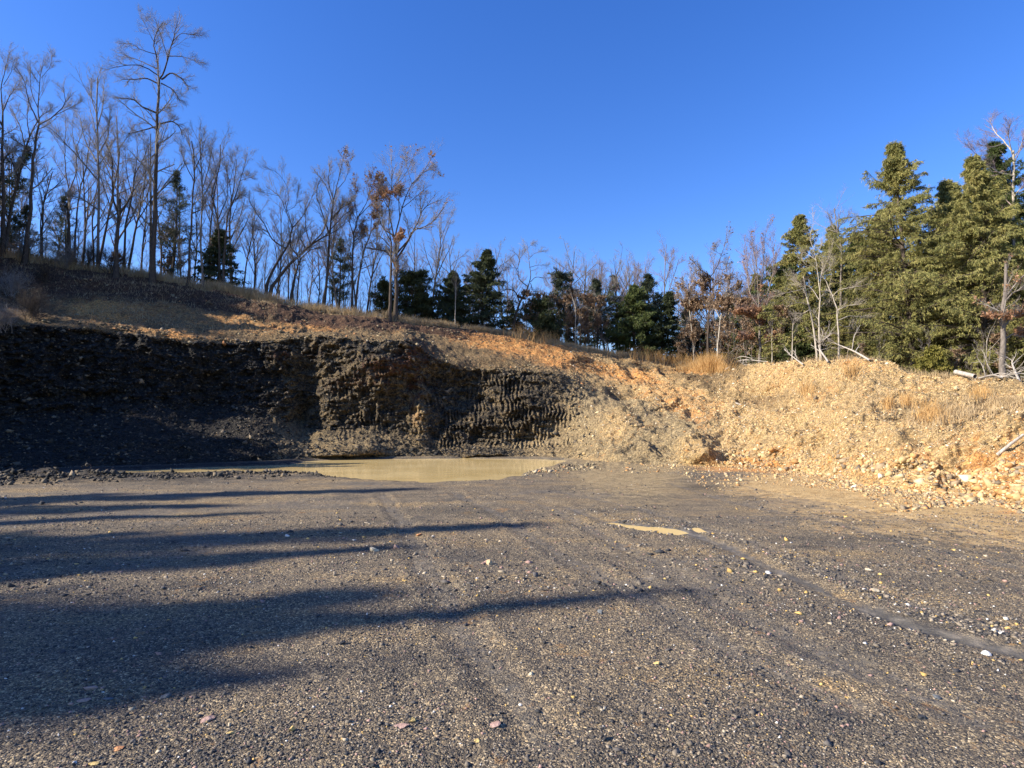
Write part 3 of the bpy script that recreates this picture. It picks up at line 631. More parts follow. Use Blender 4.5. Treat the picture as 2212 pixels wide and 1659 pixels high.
frock(236, 1502, 30, 'grey', 'thin dark grey slab lying beside the mauve slabs', .2, .4)
frock(500, 1590, 22, 'yellow', 'elongated yellow stone right of the large pinkish stone', .35, .5)
frock(630, 1589, 17, 'yellow', 'small bright yellow upright stone at the bottom left of centre', .9)
frock(890, 1563, 20, 'yellow', 'yellow rounded stone on coarse gravel below the long shadow', .6)
frock(865, 1576, 40, 'pink', 'flat greyish pink slab left of the yellow rounded stone', .12, .2)
frock(1032, 1609, 19, 'yellow', 'ochre stone at bottom centre next to a small cream one', .4)
frock(1065, 1571, 34, 'pink', 'thin mauve flake lying flat at bottom centre', .12, .1)
frock(1124, 1526, 9, 'white', 'tiny white triangular stone on the dark gravel patch', .7)
frock(1305, 1541, 18, 'cream', 'small cream stone with a pointed shape near bottom centre right', .35)
frock(1147, 1467, 16, 'cream', 'cream stone above the dark gravel patch at centre', .5)
frock(1297, 1331, 16, 'grey', 'grey stone just below the end of the long shadow', .7)
frock(620, 1159, 14, 'white', 'bright white stone on the far sunlit gravel left of centre', .6)
frock(665, 1164, 12, 'yellow', 'small yellow flat stone just right of the bright white stone', .4)
frock(905, 1156, 22, 'orange', 'flat orange stone beside a thin shadow in mid floor', .3)
frock(808, 1192, 26, 'cream', 'pale cream slab in the stone cluster in mid floor', .5)
frock(1058, 1220, 20, 'tan', 'tan rock casting a shadow at the centre of the floor', .8)
frock(855, 1188, 20, 'pink', 'brownish rock in the middle of the stone cluster', .7)
frock(740, 1396+0, 16, 'black', 'black stone on the edge of the broad left shadow', .7)
frock(90, 1094, 18, 'black', 'dark boulder on the floor at far left near the shadowed face', .8)
frock(1890, 1337-60, 20, 'cream', 'cream block on the stony strip above the wet rut', .6)
frock(1876, 1237, 20, 'cream', 'long pale stone behind the stony strip at right', .4)
frock(1660, 1190+50, 16, 'white', 'white stone at the near edge of the wet rut', .5)
frock(2190, 1083-26, 18, 'white', 'white rock at the foot of the orange rubble near the right edge', .7)
frock(2115, 1070, 24, 'white', 'pale grey white rock at the toe of the tan bank', .6)
frock(2022, 1500, 18, 'grey', 'greenish grey stone at lower right of the gravel', .6)
frock(1990, 1550, 26, 'black', 'dark split rock with a flat flake at lower right', .5)
frock(160, 1640+6, 14, 'white', 'small whitish stone near the bottom left corner', .5)

def wake(px_, py_, Y):
    P = at(px_, py_, Y); return P
def bank_point(px_, py_):        # nearest visible vertex of the bank grid to a plan position
    c = int(np.searchsorted(PXC, px_)); col = Pb[:rK2-40, c]
    v_ = col[:, 2]-CAMH; pyc = CY-F_*(-col[:, 1]*st+v_*ct)/(col[:, 1]*ct+v_*st)
    r = int(np.argmin(np.abs(pyc-py_)+np.arange(len(col))*.004)); return col[r].copy()
for (a, b3, wpx, mt, lb) in [(2120, 1340-310, 16, 'tan', 'tan block half way down the right bank'), (1585, 1180-300, 12, 'cream', 'cream boulder in the greyish middle of the sunlit slope'),
        (1600, 1000-55, 10, 'tan', 'tan boulder low on the middle of the sunlit slope'), (2010, 868, 14, 'black', 'dark rock in the straw coloured grass of the right bank'),
        (1585, 787+12, 8, 'cream', 'pale rock at the end of the orange track on the crest'), (2180, 1050, 18, 'orange', 'orange boulder at the toe of the right bank'), (560, 757, 10, 'cream', 'pale rock on the rim above the dark face')]:
    g = bank_point(a, b3); make_rock('rock', lb, g, wpx/F_*g[1]*.5, mt, int(a+b3), .7, 'loose rocks on the banks')

# ------------------------------------------------------------------ tubes and trees
def tubes(PL, RD, sides):
    N, K, _ = PL.shape
    T = np.gradient(PL, axis=1); T /= np.linalg.norm(T, axis=-1, keepdims=True)+1e-9
    ref = np.where(np.abs(T[:, :1, 2:3]) > .9, np.array([1.0, 0, 0]), np.array([0, 0, 1.0]))
    U = np.cross(T, np.broadcast_to(ref, T.shape)); U /= np.linalg.norm(U, axis=-1, keepdims=True)+1e-9
    W = np.cross(T, U); a = np.arange(sides)*2*np.pi/sides
    V = PL[:, :, None]+RD[:, :, None, None]*(np.cos(a)[None, None, :, None]*U[:, :, None]+np.sin(a)[None, None, :, None]*W[:, :, None])
    i = (np.arange(N)*K*sides)[:, None, None]+(np.arange(K-1)*sides)[None, :, None]; j = np.arange(sides)[None, None]; j2 = (j+1) % sides
    Fq = np.stack([i+j, i+j2, i+sides+j2, i+sides+j], -1).reshape(-1, 4)
    return V.reshape(-1, 3), Fq
def merge(parts):
    V = []; Fq = []; o = 0
    for v_, f in parts: V.append(v_); Fq.append(f+o); o += len(v_)
    return np.concatenate(V), np.concatenate(Fq)
def unit(v_): return v_/(np.linalg.norm(v_, axis=-1, keepdims=True)+1e-9)
def grow(PL, RD, n, t0, t1, ang, lenf, K, wig, up, rf, rng, lmin=0.05, rmin=.004, taper=.45):
    N, K0, _ = PL.shape
    idx = np.repeat(np.arange(N), n); M = len(idx)
    t = (t0+(t1-t0)*((np.tile(np.arange(n), N)+rng.random(M))/n))*(K0-1)
    i = np.clip(t.astype(int), 0, K0-2); f = (t-i)[:, None]
    p0 = PL[idx, i]*(1-f)+PL[idx, i+1]*f; tan_ = unit(PL[idx, i+1]-PL[idx, i]); r0 = RD[idx, i]*(1-f[:, 0])+RD[idx, i+1]*f[:, 0]
    plen = np.linalg.norm(np.diff(PL, axis=1), axis=-1).sum(1)[idx]
    a = np.radians(rng.uniform(ang[0], ang[1], M))[:, None]
    perp = rng.normal(size=(M, 3)); perp = unit(perp-(perp*tan_).sum(-1, keepdims=True)*tan_)
    d = unit(np.cos(a)*tan_+np.sin(a)*perp+np.array([0, 0, up])); L = np.maximum(plen*lenf*rng.uniform(.55, 1.15, M)*(1-taper*t/(K0-1)), lmin)
    r0 = np.maximum(np.minimum(r0*rf, L*.03+.003), rmin)
    pts = [p0]; p = p0; s_ = (L/(K-1))[:, None]
    for k in range(K-1):
        d = unit(d+wig*rng.normal(size=(M, 3))+np.array([0, 0, up*.35])); p = p+d*s_; pts.append(p)
    return np.stack(pts, 1), r0[:, None]*np.linspace(1, .4, K)[None]
def resample(pts, K):
    P = np.array(pts, float); s_ = np.r_[0, np.cumsum(np.linalg.norm(np.diff(P, axis=0), axis=1))]
    q = np.linspace(0, s_[-1], K)
    if len(P) > 2:
        Q = np.stack([smooth_interp(q, s_, P[:, k]) for k in range(P.shape[1])], -1)
    else: Q = np.stack([np.interp(q, s_, P[:, k]) for k in range(P.shape[1])], -1)
    return Q
def leafcards(P, D, size, wid, rng, droop=.0, jit=.6):
    n = len(P); d = unit(D+jit*rng.normal(size=(n, 3))+np.array([0, 0, -droop])); s_ = unit(np.cross(d, rng.normal(size=(n, 3))))
    L = size*rng.uniform(.6, 1.3, n)[:, None]; W = wid*rng.uniform(.6, 1.3, n)[:, None]
    V = np.stack([P-d*L*.1, P+d*L*.45+s_*W, P+d*L, P+d*L*.45-s_*W], 1).reshape(-1, 3)
    Fq = np.arange(n*4).reshape(-1, 4); t = np.repeat(rng.random(n), 4)
    return V, Fq, np.stack([t, t, t, np.ones_like(t)], -1)
def sample_on(PL, m, rng, t0=.2):
    N, K, _ = PL.shape; idx = rng.integers(0, N, m); t = (t0+(1-t0)*rng.random(m))*(K-1)*.999; i = t.astype(int); f = (t-i)[:, None]
    return PL[idx, i]*(1-f)+PL[idx, i+1]*f, unit(PL[idx, i+1]-PL[idx, i])
def put_tree(name, label, cat_, group, base, parts):
    """parts: list of (name, V, F, mat, tint)"""
    t = empty(name, base); tag(t, label, cat_, group)
    for nm, V, Fq, mt, tn in parts:
        o = mesh(nm, V-np.asarray(base), Fq, mat=mt, smooth=(tn is None), cols=({'tint': tn} if tn is not None else None), parent=t)
    return t
def branches(stems, rad, rng, dens=1.0, up=.12, wig=.16, fan=(25, 60), l1=.42, tw=True, t0=.3, lv=4, rmin=.006, minl=.25):
    rmin = rmin*.62
    a, ra = grow(stems, rad, max(2, int(9*dens)), t0, .98, fan, l1, 7, wig*.6, up, .55, rng, .5, rmin)
    b, rb = grow(a, ra, 6, .15, .97, (20, 48), .58, 5, wig*.65, up, .6, rng, minl, rmin*.9)
    out = [(a, ra, 4), (b, rb, 3)]
    if lv >= 3:
        c, rc = grow(b, rb, max(3, int(5*min(1, dens))), .12, .98, (20, 45), .62, 4, wig*.7, up*.8, .65, rng, .2, rmin*.8); out.append((c, rc, 3))
    if lv >= 4:
        d, rd = grow(c, rc, 3, .15, 1.0, (18, 42), .65, 3, wig*.7, up*.8, .7, rng, .15, rmin*.7); out.append((d, rd, 3))
    return out
def crop_xf(ox, oy, k): return lambda p: (ox+p[0]*k, oy+p[1]*k)
C1 = crop_xf(0, 0, .3905); C2 = crop_xf(504, 288, .2604); C3 = crop_xf(1008, 432, .2604); C4 = crop_xf(1368, 432, .2387); C5 = crop_xf(1728, 216, .3905)
SEED = [100]
def traced(name, label, xf, limbs, Y, r, bark=M_BARK, twig=M_TWIG, dens=1.0, group=None, leaves=None, lv=4, cat_='tree', ends=.8, up=.12, fan=(25, 60), l1=.42, t0=.3, first_t0=.45, rmin=.006):
    """limbs: first = trunk, then limbs; each a list of crop points; every limb starts on an earlier one"""
    SEED[0] += 1; rg = np.random.default_rng(SEED[0])
    if xf((0, 0))[0] > 1000: Y = max(Y, float(curves(np.array([float(xf(limbs[0][0])[0])]))[4][0][0])+1.0)
    pl = []; rd = []; segpts = []
    for k, pts in enumerate(limbs):
        q = resample([xf(p) for p in pts], 12); n = len(q)
        ln = np.linalg.norm(np.diff(q, axis=0), axis=1).sum()/F_*Y
        if k == 0:
            z0 = ground_at(q[0, 0], Y); g0 = at(q[0, 0], py_of(Y, z0-.15), Y)
            off = np.zeros(n)
            P = at(q[:, 0], q[:, 1], Y); P[0] = g0; 
            if P[1, 2] < g0[2]+.1: P[1, 2] = g0[2]+.3
            r0 = r; r1 = r*.42
        else:
            allp = np.concatenate(segpts); jr = np.argmin(np.hypot(allp[:, 0]-q[0, 0], allp[:, 1]-q[0, 1])); yy = allp[jr, 2]
            sl_ = rg.uniform(-.6, .6); off = sl_*np.linspace(0, ln, n)
            P = at(q[:, 0], q[:, 1], yy+off); r0 = min(allp[jr, 3]*.8, .02+ln*.022); r1 = max(r0*.25, .008)
        P[1:-1] += .02*rg.normal(size=P[1:-1].shape)*min(1, ln/6)
        Rr = np.linspace(r0, r1, n); pl.append(P); rd.append(Rr)
        if k == 0: Rr[0] *= 1.5; Rr[1] *= 1.12
        segpts.append(np.stack([q[:, 0], q[:, 1], P[:, 1], Rr], -1))
    PL = np.stack(pl); RD = np.stack(rd); base = PL[0, 0].copy(); base[2] += .15
    tv, tf = tubes(PL, RD, 8)
    br = branches(PL[:1], RD[:1], rg, dens, up=up, fan=fan, l1=l1*.7, t0=first_t0, lv=lv, rmin=rmin)
    if len(PL) > 1: br += branches(PL[1:], RD[1:], rg, dens, up=up, fan=fan, l1=l1, t0=t0, lv=lv, rmin=rmin)
    # end sprays
    e, re_ = grow(PL[1:] if len(PL) > 1 else PL, RD[1:] if len(PL) > 1 else RD, 4, .55, 1.0, (12, 38), .38, 6, .08, up, .9, rg, .6, rmin); br.append((e, re_, 4))
    e2, r2 = grow(e, re_, 6, .15, 1.0, (18, 42), .55, 4, .09, up, .7, rg, .3, rmin*.65); br.append((e2, r2, 3))
    e3, r3 = grow(e2, r2, 3, .15, 1.0, (18, 42), .6, 3, .09, up, .7, rg, .2, rmin*.6); br.append((e3, r3, 3))
    cv, cf = merge([tubes(a, b3, s_) for a, b3, s_ in br])
    parts = [('trunk', tv, tf, bark, None), ('crown', cv, cf, twig, None)]
    if leaves:
        mt, zones, cnt, size = leaves
        tips = [x for x in br if x[0].shape[1] <= 4]
        P, D = zip(*[sample_on(x[0], 60000, rg) for x in tips]); P = np.concatenate(P); D = np.concatenate(D)
        if zones:
            w_ = np.zeros(len(P)); pxx = px_of(P); v_ = P[:, 2]-CAMH; pyy = CY-F_*(-P[:, 1]*st+v_*ct)/(P[:, 1]*ct+v_*st)
            for (zx, zy, rx, ry, a) in zones:
                X, Yy = xf((zx, zy)); k0 = (xf((1, 0))[0]-xf((0, 0))[0]); w_ += a*np.exp(-((pxx-X)/(rx*k0))**2-((pyy-Yy)/(ry*k0))**2)
        else: w_ = np.ones(len(P))
        w_ = np.maximum(w_, .012)
        w_ *= np.clip(.5+1.2*fbm(P[:, 0], P[:, 1], P[:, 2], .7, 2, 5), .02, 2)
        sel = rg.choice(len(P), cnt, p=w_/w_.sum()); lv_, lf, lt = leafcards(P[sel], D[sel], size, size*.32, rg, .5, 1.0)
        parts.append(('leaves', lv_, lf, mt, lt))
    return put_tree(name, label, cat_, group, base, parts)

def bare_parts(H, rg, r=.11, fork=.5, dens=1.0, spread=1.0, lean=.03, lv=4, up=.14, twig=M_TWIG, bark=M_BARK, leaf=None, rmin=.007, nl=5):
    n = 12; d = unit(np.array([rg.normal(0, lean), rg.normal(0, lean), 1.0])); pts = [np.array([0, 0, -.25])]
    for k in range(n-1): d = unit(d+np.array([rg.normal(0, .035), rg.normal(0, .035), .04])); pts.append(pts[-1]+d*H*.93/(n-1))
    stem = np.stack(pts)[None]; rd = np.linspace(r, r*.2, n)[None]; rd[0, 0] *= 1.4
    limbs, rl = grow(stem, rd, nl, fork, .85, (18*spread, 42*spread), .42, 9, .08, .16, .75, rg, .8)
    tv, tf = merge([tubes(stem, rd, 7), tubes(limbs, rl, 5)])
    br = branches(stem, rd, rg, dens, up=up, l1=.2*spread, t0=fork*.8, lv=lv, rmin=rmin)+branches(limbs, rl, rg, dens*.7, up=up, l1=.4, t0=.25, lv=lv, rmin=rmin)
    cv, cf = merge([tubes(a, b3, s_) for a, b3, s_ in br]); parts = [('trunk', tv, tf, bark, None), ('crown', cv, cf, twig, None)]
    if leaf:
        mt, cnt, size, lo, hi = leaf; P, D = zip(*[sample_on(x[0], 30000, rg) for x in br[1:]]); P = np.concatenate(P); D = np.concatenate(D)
        k = (P[:, 2] > lo*H) & (P[:, 2] < hi*H); P, D = P[k], D[k]; w_ = np.clip(.4+1.6*fbm(P[:, 0], P[:, 1], P[:, 2], .9, 2, 5), .02, 2)
        sel = rg.choice(len(P), cnt, p=w_/w_.sum()); v_, f, t_ = leafcards(P[sel], D[sel], size, size*.33, rg, .5, 1.0); parts.append(('leaves', v_, f, mt, t_))
    return parts
def conifer_parts(H, Rm, rg, nb=150, mat=M_CEDAR, bark=M_BARK, style='cedar', h0=.06, cards=42000, size=.26, wid=.05, top=.9, skew=0.0, r=None, dead=0, gaps=.0):
    r = r or H*.014; n = 12; d = np.array([0, 0, 1.0]); pts = [np.array([0, 0, -.25])]
    for k in range(n-1): d = unit(d+np.array([rg.normal(0, .03), rg.normal(0, .03), .05])); pts.append(pts[-1]+d*H/(n-1))
    stem = np.stack(pts)[None]; rd = np.linspace(r, r*.08, n)[None]; rd[0, 0] *= 1.3
    t = h0+(1-h0)*(np.arange(nb)+rg.random(nb))/nb; t = np.clip(t**.92, h0, .995)
    i = np.clip((t*(n-1)).astype(int), 0, n-2); f = (t*(n-1)-i)[:, None]; p0 = stem[0, i]*(1-f)+stem[0, i+1]*f
    u_ = (t-h0)/(1-h0)
    if style == 'cedar': prof = np.clip(1.06*(1-u_)+.02, .02, 1)**.68*(.6+.4*sstep(0, .2, u_))*(1-.55*sstep(.7, 1, u_))
    elif style == 'oval': prof = np.sqrt(np.clip(1-((u_-.38)/.66)**2, .02, 1))
    else: prof = (.55+.45*np.sin(np.pi*np.clip(u_*1.05, 0, 1)))*np.minimum(1, (1-u_)*2.2+.08)
    az_ = rg.uniform(0, 2*np.pi, nb)
    lump = 1+.24*vn(np.cos(az_)*1.6+t*9, np.sin(az_)*1.6+t*5, t*6, int(rg.integers(99)))
    L = Rm*prof*lump*np.where(rg.random(nb) < .25, rg.uniform(1.0, 1.3, nb), rg.uniform(.55, 1.05, nb))
    e0 = np.radians(np.where(u_ > .75, 48, {'cedar': 22, 'oval': 26, 'pine': 12}[style])+rg.normal(0, 10, nb))
    d = np.stack([np.cos(az_)*np.cos(e0), np.sin(az_)*np.cos(e0), np.sin(e0)], -1); K = 7; pts = [p0]; p = p0
    for k in range(K-1):
        d = unit(d+.09*rg.normal(size=(nb, 3))+np.array([0, 0, -.085 if style != 'pine' else .03])); p = p+d*(L/(K-1))[:, None]; pts.append(p)
    BL = np.stack(pts, 1); BR = np.maximum(L*.011, .006)[:, None]*np.linspace(1, .25, K)[None]
    ndz = int(nb*(1-gaps)); live = rg.permutation(nb)[:ndz]
    S, SR = grow(BL[live], BR[live], 13, .10, 1.0, (28, 62), .36, 5, .10, -.03 if style == 'cedar' else .06, .6, rg, .25, .004, .55)
    fl = S[:, :, 2]-S[:, :1, 2]; S[:, :, 2] = S[:, :1, 2]+fl*(.4 if style == 'cedar' else .7)
    T_, TR = grow(S, SR, 6, .05, 1.0, (30, 70), .42, 3, .12, -.34 if style == 'cedar' else .03, .6, rg, .16, .003)
    P1, D1 = sample_on(T_, int(cards*.62), rg, .1); P2, D2 = sample_on(S, int(cards*.28), rg, .2); P3, D3 = sample_on(BL[live], int(cards*.1), rg, .45)
    P = np.concatenate([P1, P2, P3]); D = np.concatenate([D1, D2, D3])
    lvv, lf, lt = leafcards(P, D, size, wid, rg, {'cedar': .75, 'oval': .2, 'pine': -.15}[style], .38 if style != 'pine' else .8)
    tv, tf = tubes(stem, rd, 8); bv, bf = merge([tubes(BL, BR, 4), tubes(S, SR, 3)])
    return [('trunk', tv, tf, bark, None), ('branches', bv, bf, M_BARK if bark is M_BARK else M_BARKL, None), ('crown', lvv, lf, mat, lt)]
def place(name, label, group, px_, Y, parts, cat_='tree', dz=0.0, rot=0.0):
    z = ground_at(px_, Y); P = at(px_, py_of(Y, z), Y)
    t = empty(name, (P[0], P[1], z+dz)); tag(t, label, cat_, group); t.rotation_euler.z = rot
    for nm, V, Fq, mt, tn in parts:
        mesh(nm, V, Fq, mat=mt, smooth=(tn is None), cols=({'tint': tn} if tn is not None else None), parent=t)
    return t
def clone(src, px_, Y, s_, rot, label=None, group=None, XY=None, sz_=None):
    t = src.copy(); C.objects.link(t); z = ground_at(px_, Y) if XY is None else XY[2]
    P = at(px_, py_of(Y, z), Y) if XY is None else XY
    t.location = (float(P[0]), float(P[1]), float(z)); t.rotation_euler = (0, 0, rot); t.scale = (s_, s_, sz_ or s_)
    if label: t['label'] = label
    if group: t['group'] = group
    for ch in src.children:
        c = ch.copy(); C.objects.link(c); c.parent = t
    return t
def height_for(px_, Y, py_top):
    return float(at(px_, py_top, Y)[2])-ground_at(px_, Y)

# ---- traced trees, left hill
G_L = 'bare trees standing on the left hill'
traced('bare_tree', 'tallest bare tree on the left hill, its dark trunk forking far above the rest', C1,
  [[(843, 1515), (855, 1200), (866, 900), (870, 640), (880, 440)], [(880, 440), (868, 330), (850, 230), (862, 190), (905, 120)], [(880, 440), (908, 395), (935, 300), (958, 215), (985, 110)],
   [(872, 415), (800, 372), (740, 358), (660, 370), (580, 385)], [(870, 460), (800, 432), (740, 440), (670, 440)], [(866, 625), (790, 592), (730, 548), (655, 545)], [(872, 600), (940, 625)],
   [(868, 690), (950, 672), (1000, 715), (1010, 750)], [(958, 225), (1010, 185), (1070, 190), (1110, 180)], [(935, 310), (1000, 312), (1060, 330), (1110, 362)], [(893, 440), (950, 405), (1010, 440), (1045, 500)],
   [(864, 300), (780, 275), (720, 240), (665, 240)], [(855, 240), (810, 150), (772, 80)], [(930, 320), (880, 170), (855, 95)], [(866, 700), (790, 720), (710, 740)], [(890, 460), (960, 500), (1000, 570)], [(868, 380), (760, 330), (690, 305), (660, 290)]], 46.5, .20, dens=1.0, l1=.38, fan=(25, 65), up=.06, group=G_L)
traced('bare_tree', 'bare tree forking high above a clean dark trunk near the left edge', C1,
  [[(135, 1410), (165, 1180), (180, 900), (205, 740), (215, 690)], [(215, 690), (210, 600), (225, 420), (240, 330)], [(212, 680), (160, 560), (130, 440), (85, 370)], [(217, 690), (300, 640), (360, 560), (352, 480)], [(185, 860), (120, 800), (60, 760)], [(230, 430), (280, 360), (290, 300)], [(210, 600), (170, 480), (170, 330)], [(300, 640), (400, 590), (450, 560)]], 45, .15, group=G_L)
traced('bare_tree', 'slanting dark tree crossing behind its neighbour near the left edge', C1,
  [[(30, 1350), (55, 1200), (100, 980), (140, 820), (190, 700)], [(190, 700), (230, 640), (300, 600)], [(140, 820), (110, 700), (60, 600)], [(165, 760), (150, 640), (160, 520)], [(100, 980), (60, 880), (10, 800)]], 47, .12, group=G_L)
traced('bare_tree', 'bare tree cut by the left edge of the picture', C1,
  [[(14, 1330), (18, 1100), (12, 860), (15, 620)], [(15, 620), (60, 520), (110, 460)], [(15, 620), (5, 500), (30, 380), (55, 290)], [(14, 700), (-50, 600), (-80, 500)], [(20, 470), (60, 400), (80, 330)], [(16, 900), (50, 850), (110, 830)]], 45, .14, group=G_L)
traced('bare_tree', 'straight pale bare tree with fine upswept twigs left of the tallest tree', C1,
  [[(540, 1500), (545, 1100), (545, 850), (535, 600), (540, 430)], [(545, 850), (600, 740), (610, 600)], [(545, 1000), (440, 880), (370, 800), (270, 700)], [(542, 900), (480, 800), (440, 640)], [(540, 700), (570, 580), (575, 470)], [(545, 1160), (450, 1100), (380, 1080)], [(537, 640), (505, 520), (505, 430)]], 47, .11, bark=M_BARKL, group=G_L, fan=(15, 40))
traced('bare_tree', 'thick low forking tree with a broken top beside the tallest tree', C1,
  [[(640, 1530), (645, 1350), (660, 1190), (665, 1100)], [(655, 1190), (625, 1080), (620, 900), (580, 780)], [(660, 1190), (735, 1060), (755, 880)], [(640, 1000), (660, 850), (640, 720)], [(735, 1060), (800, 960), (840, 900)], [(622, 940), (560, 860), (520, 760)]], 46, .19, group=G_L)
traced('bare_tree', 'slim crooked tree leaning right just left of the tallest trunk', C1,
  [[(685, 1480), (695, 1250), (730, 1080), (740, 980)], [(740, 980), (800, 860), (830, 780)], [(730, 1080), (700, 940), (690, 800)], [(740, 990), (760, 830), (740, 700)]], 48, .10, group=G_L)
traced('bare_tree', 'slim dark trunk right of the tallest tree, leaning slightly left at the top', C1,
  [[(1040, 1555), (1060, 1200), (1075, 900), (1060, 780)], [(1075, 950), (1120, 820), (1110, 730)], [(1070, 1000), (1010, 860), (1000, 780)], [(1062, 1180), (1110, 1160), (1140, 1110)]], 47.5, .10, group=G_L)
traced('bare_tree', 'upright feathery bare tree second to the right of the tallest tree', C1,
  [[(1122, 1570), (1110, 1300), (1120, 1100), (1112, 900), (1105, 740)], [(1118, 1050), (1160, 900), (1175, 770)], [(1112, 960), (1060, 850), (1040, 740)], [(1118, 1100), (1190, 960), (1210, 870)]], 48, .085, bark=M_BARKL, group=G_L, fan=(15, 40))
traced('bare_tree', 'zigzag bare tree with three upright stems on the left hill', C1,
  [[(1215, 1440), (1208, 1230), (1172, 1080), (1215, 920), (1218, 800)], [(1180, 1100), (1200, 980), (1170, 840)], [(1208, 1210), (1260, 1060), (1250, 900)]], 49, .08, group=G_L)
traced('bare_tree', 'outermost bare tree at the right end of the left hill, its crown spreading right', C1,
  [[(1235, 1490), (1260, 1200), (1282, 1130), (1310, 1060)], [(1282, 1130), (1268, 1000), (1250, 940), (1230, 830)], [(1310, 1060), (1340, 960), (1370, 850)], [(1300, 1110), (1340, 1070)], [(1325, 1000), (1390, 980)], [(1270, 1010), (1300, 900), (1310, 840)]], 48.5, .10, group=G_L)
traced('bare_tree', 'forked bare tree with a Y shaped trunk between the left trees', C1,
  [[(382, 1350), (380, 1200), (385, 1060)], [(385, 1060), (362, 930), (360, 780), (362, 640)], [(385, 1060), (420, 950), (430, 800), (490, 680)], [(362, 860), (300, 760), (250, 680)], [(425, 850), (400, 720), (410, 600)], [(372, 1000), (310, 900), (290, 850)]], 50, .14, group=G_L)
traced('bare_tree', 'small bare tree with a bent crown behind the left trees', C1,
  [[(228, 1360), (240, 1150), (290, 950)], [(240, 1150), (210, 1000), (200, 880)], [(260, 1070), (330, 1010), (370, 960)]], 52, .09, group=G_L)
traced('bare_tree', 'thin sapling leaning right behind the Y shaped tree', C1,
  [[(412, 1345), (435, 1100), (480, 900), (500, 760)], [(440, 1080), (420, 960), (400, 860)]], 51, .07, group=G_L)
# ---- traced trees, middle
G_M = 'bare trees along the crest in the middle'
traced('leaning_tree', 'strongly leaning bare tree sweeping far to the right above the crest', C2,
  [[(285, 1320), (420, 1140), (540, 1020), (640, 930), (760, 855)], [(640, 930), (760, 780), (785, 660), (740, 600)], [(760, 855), (860, 740), (940, 660), (1010, 600)], [(700, 890), (860, 800), (960, 720)], [(540, 1020), (470, 920), (500, 700)], [(600, 960), (560, 860), (620, 800)], [(800, 800), (830, 640), (860, 500)], [(640, 930), (600, 760), (600, 600)]], 49.5, .15, group=G_M, up=.18)
traced('leaning_tree', 'leaning bare tree with a curved trunk and crown arching to the left', C2,
  [[(262, 1310), (330, 1130), (400, 1010), (470, 890), (492, 780)], [(492, 780), (440, 650), (380, 520), (270, 440)], [(492, 780), (560, 710), (640, 560), (670, 480)], [(430, 950), (330, 890), (260, 760), (180, 640), (130, 560)], [(440, 650), (460, 520), (400, 360), (260, 270)], [(440, 650), (520, 590), (540, 430)], [(300, 830), (240, 800), (150, 800)], [(380, 520), (300, 500), (210, 480)], [(470, 700), (430, 560), (450, 400)]], 50, .13, group=G_M, up=.18)
traced('bare_tree', 'tall slender bare tree holding a few dark leaves at its very top', C2,
  [[(740, 1440), (775, 1200), (795, 900), (820, 650), (840, 520)], [(840, 520), (880, 350), (920, 170)], [(835, 560), (790, 400), (800, 250)], [(800, 850), (730, 640), (690, 500), (720, 380)], [(820, 700), (900, 620), (1000, 560)], [(830, 600), (760, 420), (690, 330)], [(850, 480), (930, 380), (980, 200)], [(815, 720), (880, 640), (910, 560)]], 51, .13, group=G_M, fan=(15, 45), leaves=(M_BRNL, [(920, 150, 40, 40, 1), (960, 250, 40, 60, .4)], 250, .14))
traced('bare_tree', 'thick bare trunk with a short fork behind the leaning trees', C2,
  [[(480, 1370), (520, 1150), (560, 1040)], [(560, 1040), (640, 970), (740, 940)], [(545, 1080), (520, 960), (540, 860)], [(520, 1150), (470, 960), (440, 900)]], 52, .15, group=G_M)
traced('oak_tree', 'oak with clumps of orange brown leaves left in its upper crown', C2,
  [[(985, 1465), (990, 1100), (1000, 850), (1030, 700)], [(1030, 700), (1110, 560), (1140, 420), (1150, 340)], [(1030, 700), (1010, 560), (1010, 410)], [(1040, 690), (1150, 580), (1290, 500)], [(1000, 850), (960, 700), (970, 600)], [(1110, 560), (1200, 470), (1230, 380)], [(1000, 900), (1060, 840), (1080, 800)], [(1290, 500), (1380, 480)]], 51, .11, group=G_M,
  leaves=(M_OAKL, [(1150, 370, 130, 95, 1.0), (1010, 420, 60, 70, .6), (1190, 520, 130, 100, .5), (1290, 520, 120, 80, .7), (1110, 660, 140, 140, .3), (1060, 800, 60, 55, .5), (1390, 500, 80, 60, .5)], 4200, .13), dens=1.8)
traced('bare_tree', 'bare tree bending right beneath the orange leafed oak', C2,
  [[(1010, 1475), (1040, 1200), (1080, 1000), (1140, 820)], [(1140, 820), (1200, 740), (1260, 640)], [(1080, 1000), (1060, 840), (1070, 700)], [(1100, 950), (1180, 960), (1290, 980)], [(1140, 820), (1150, 680), (1200, 560)]], 50.5, .11, group=G_M, leaves=(M_OAKL, [(1190, 700, 60, 60, 1)], 700, .17))
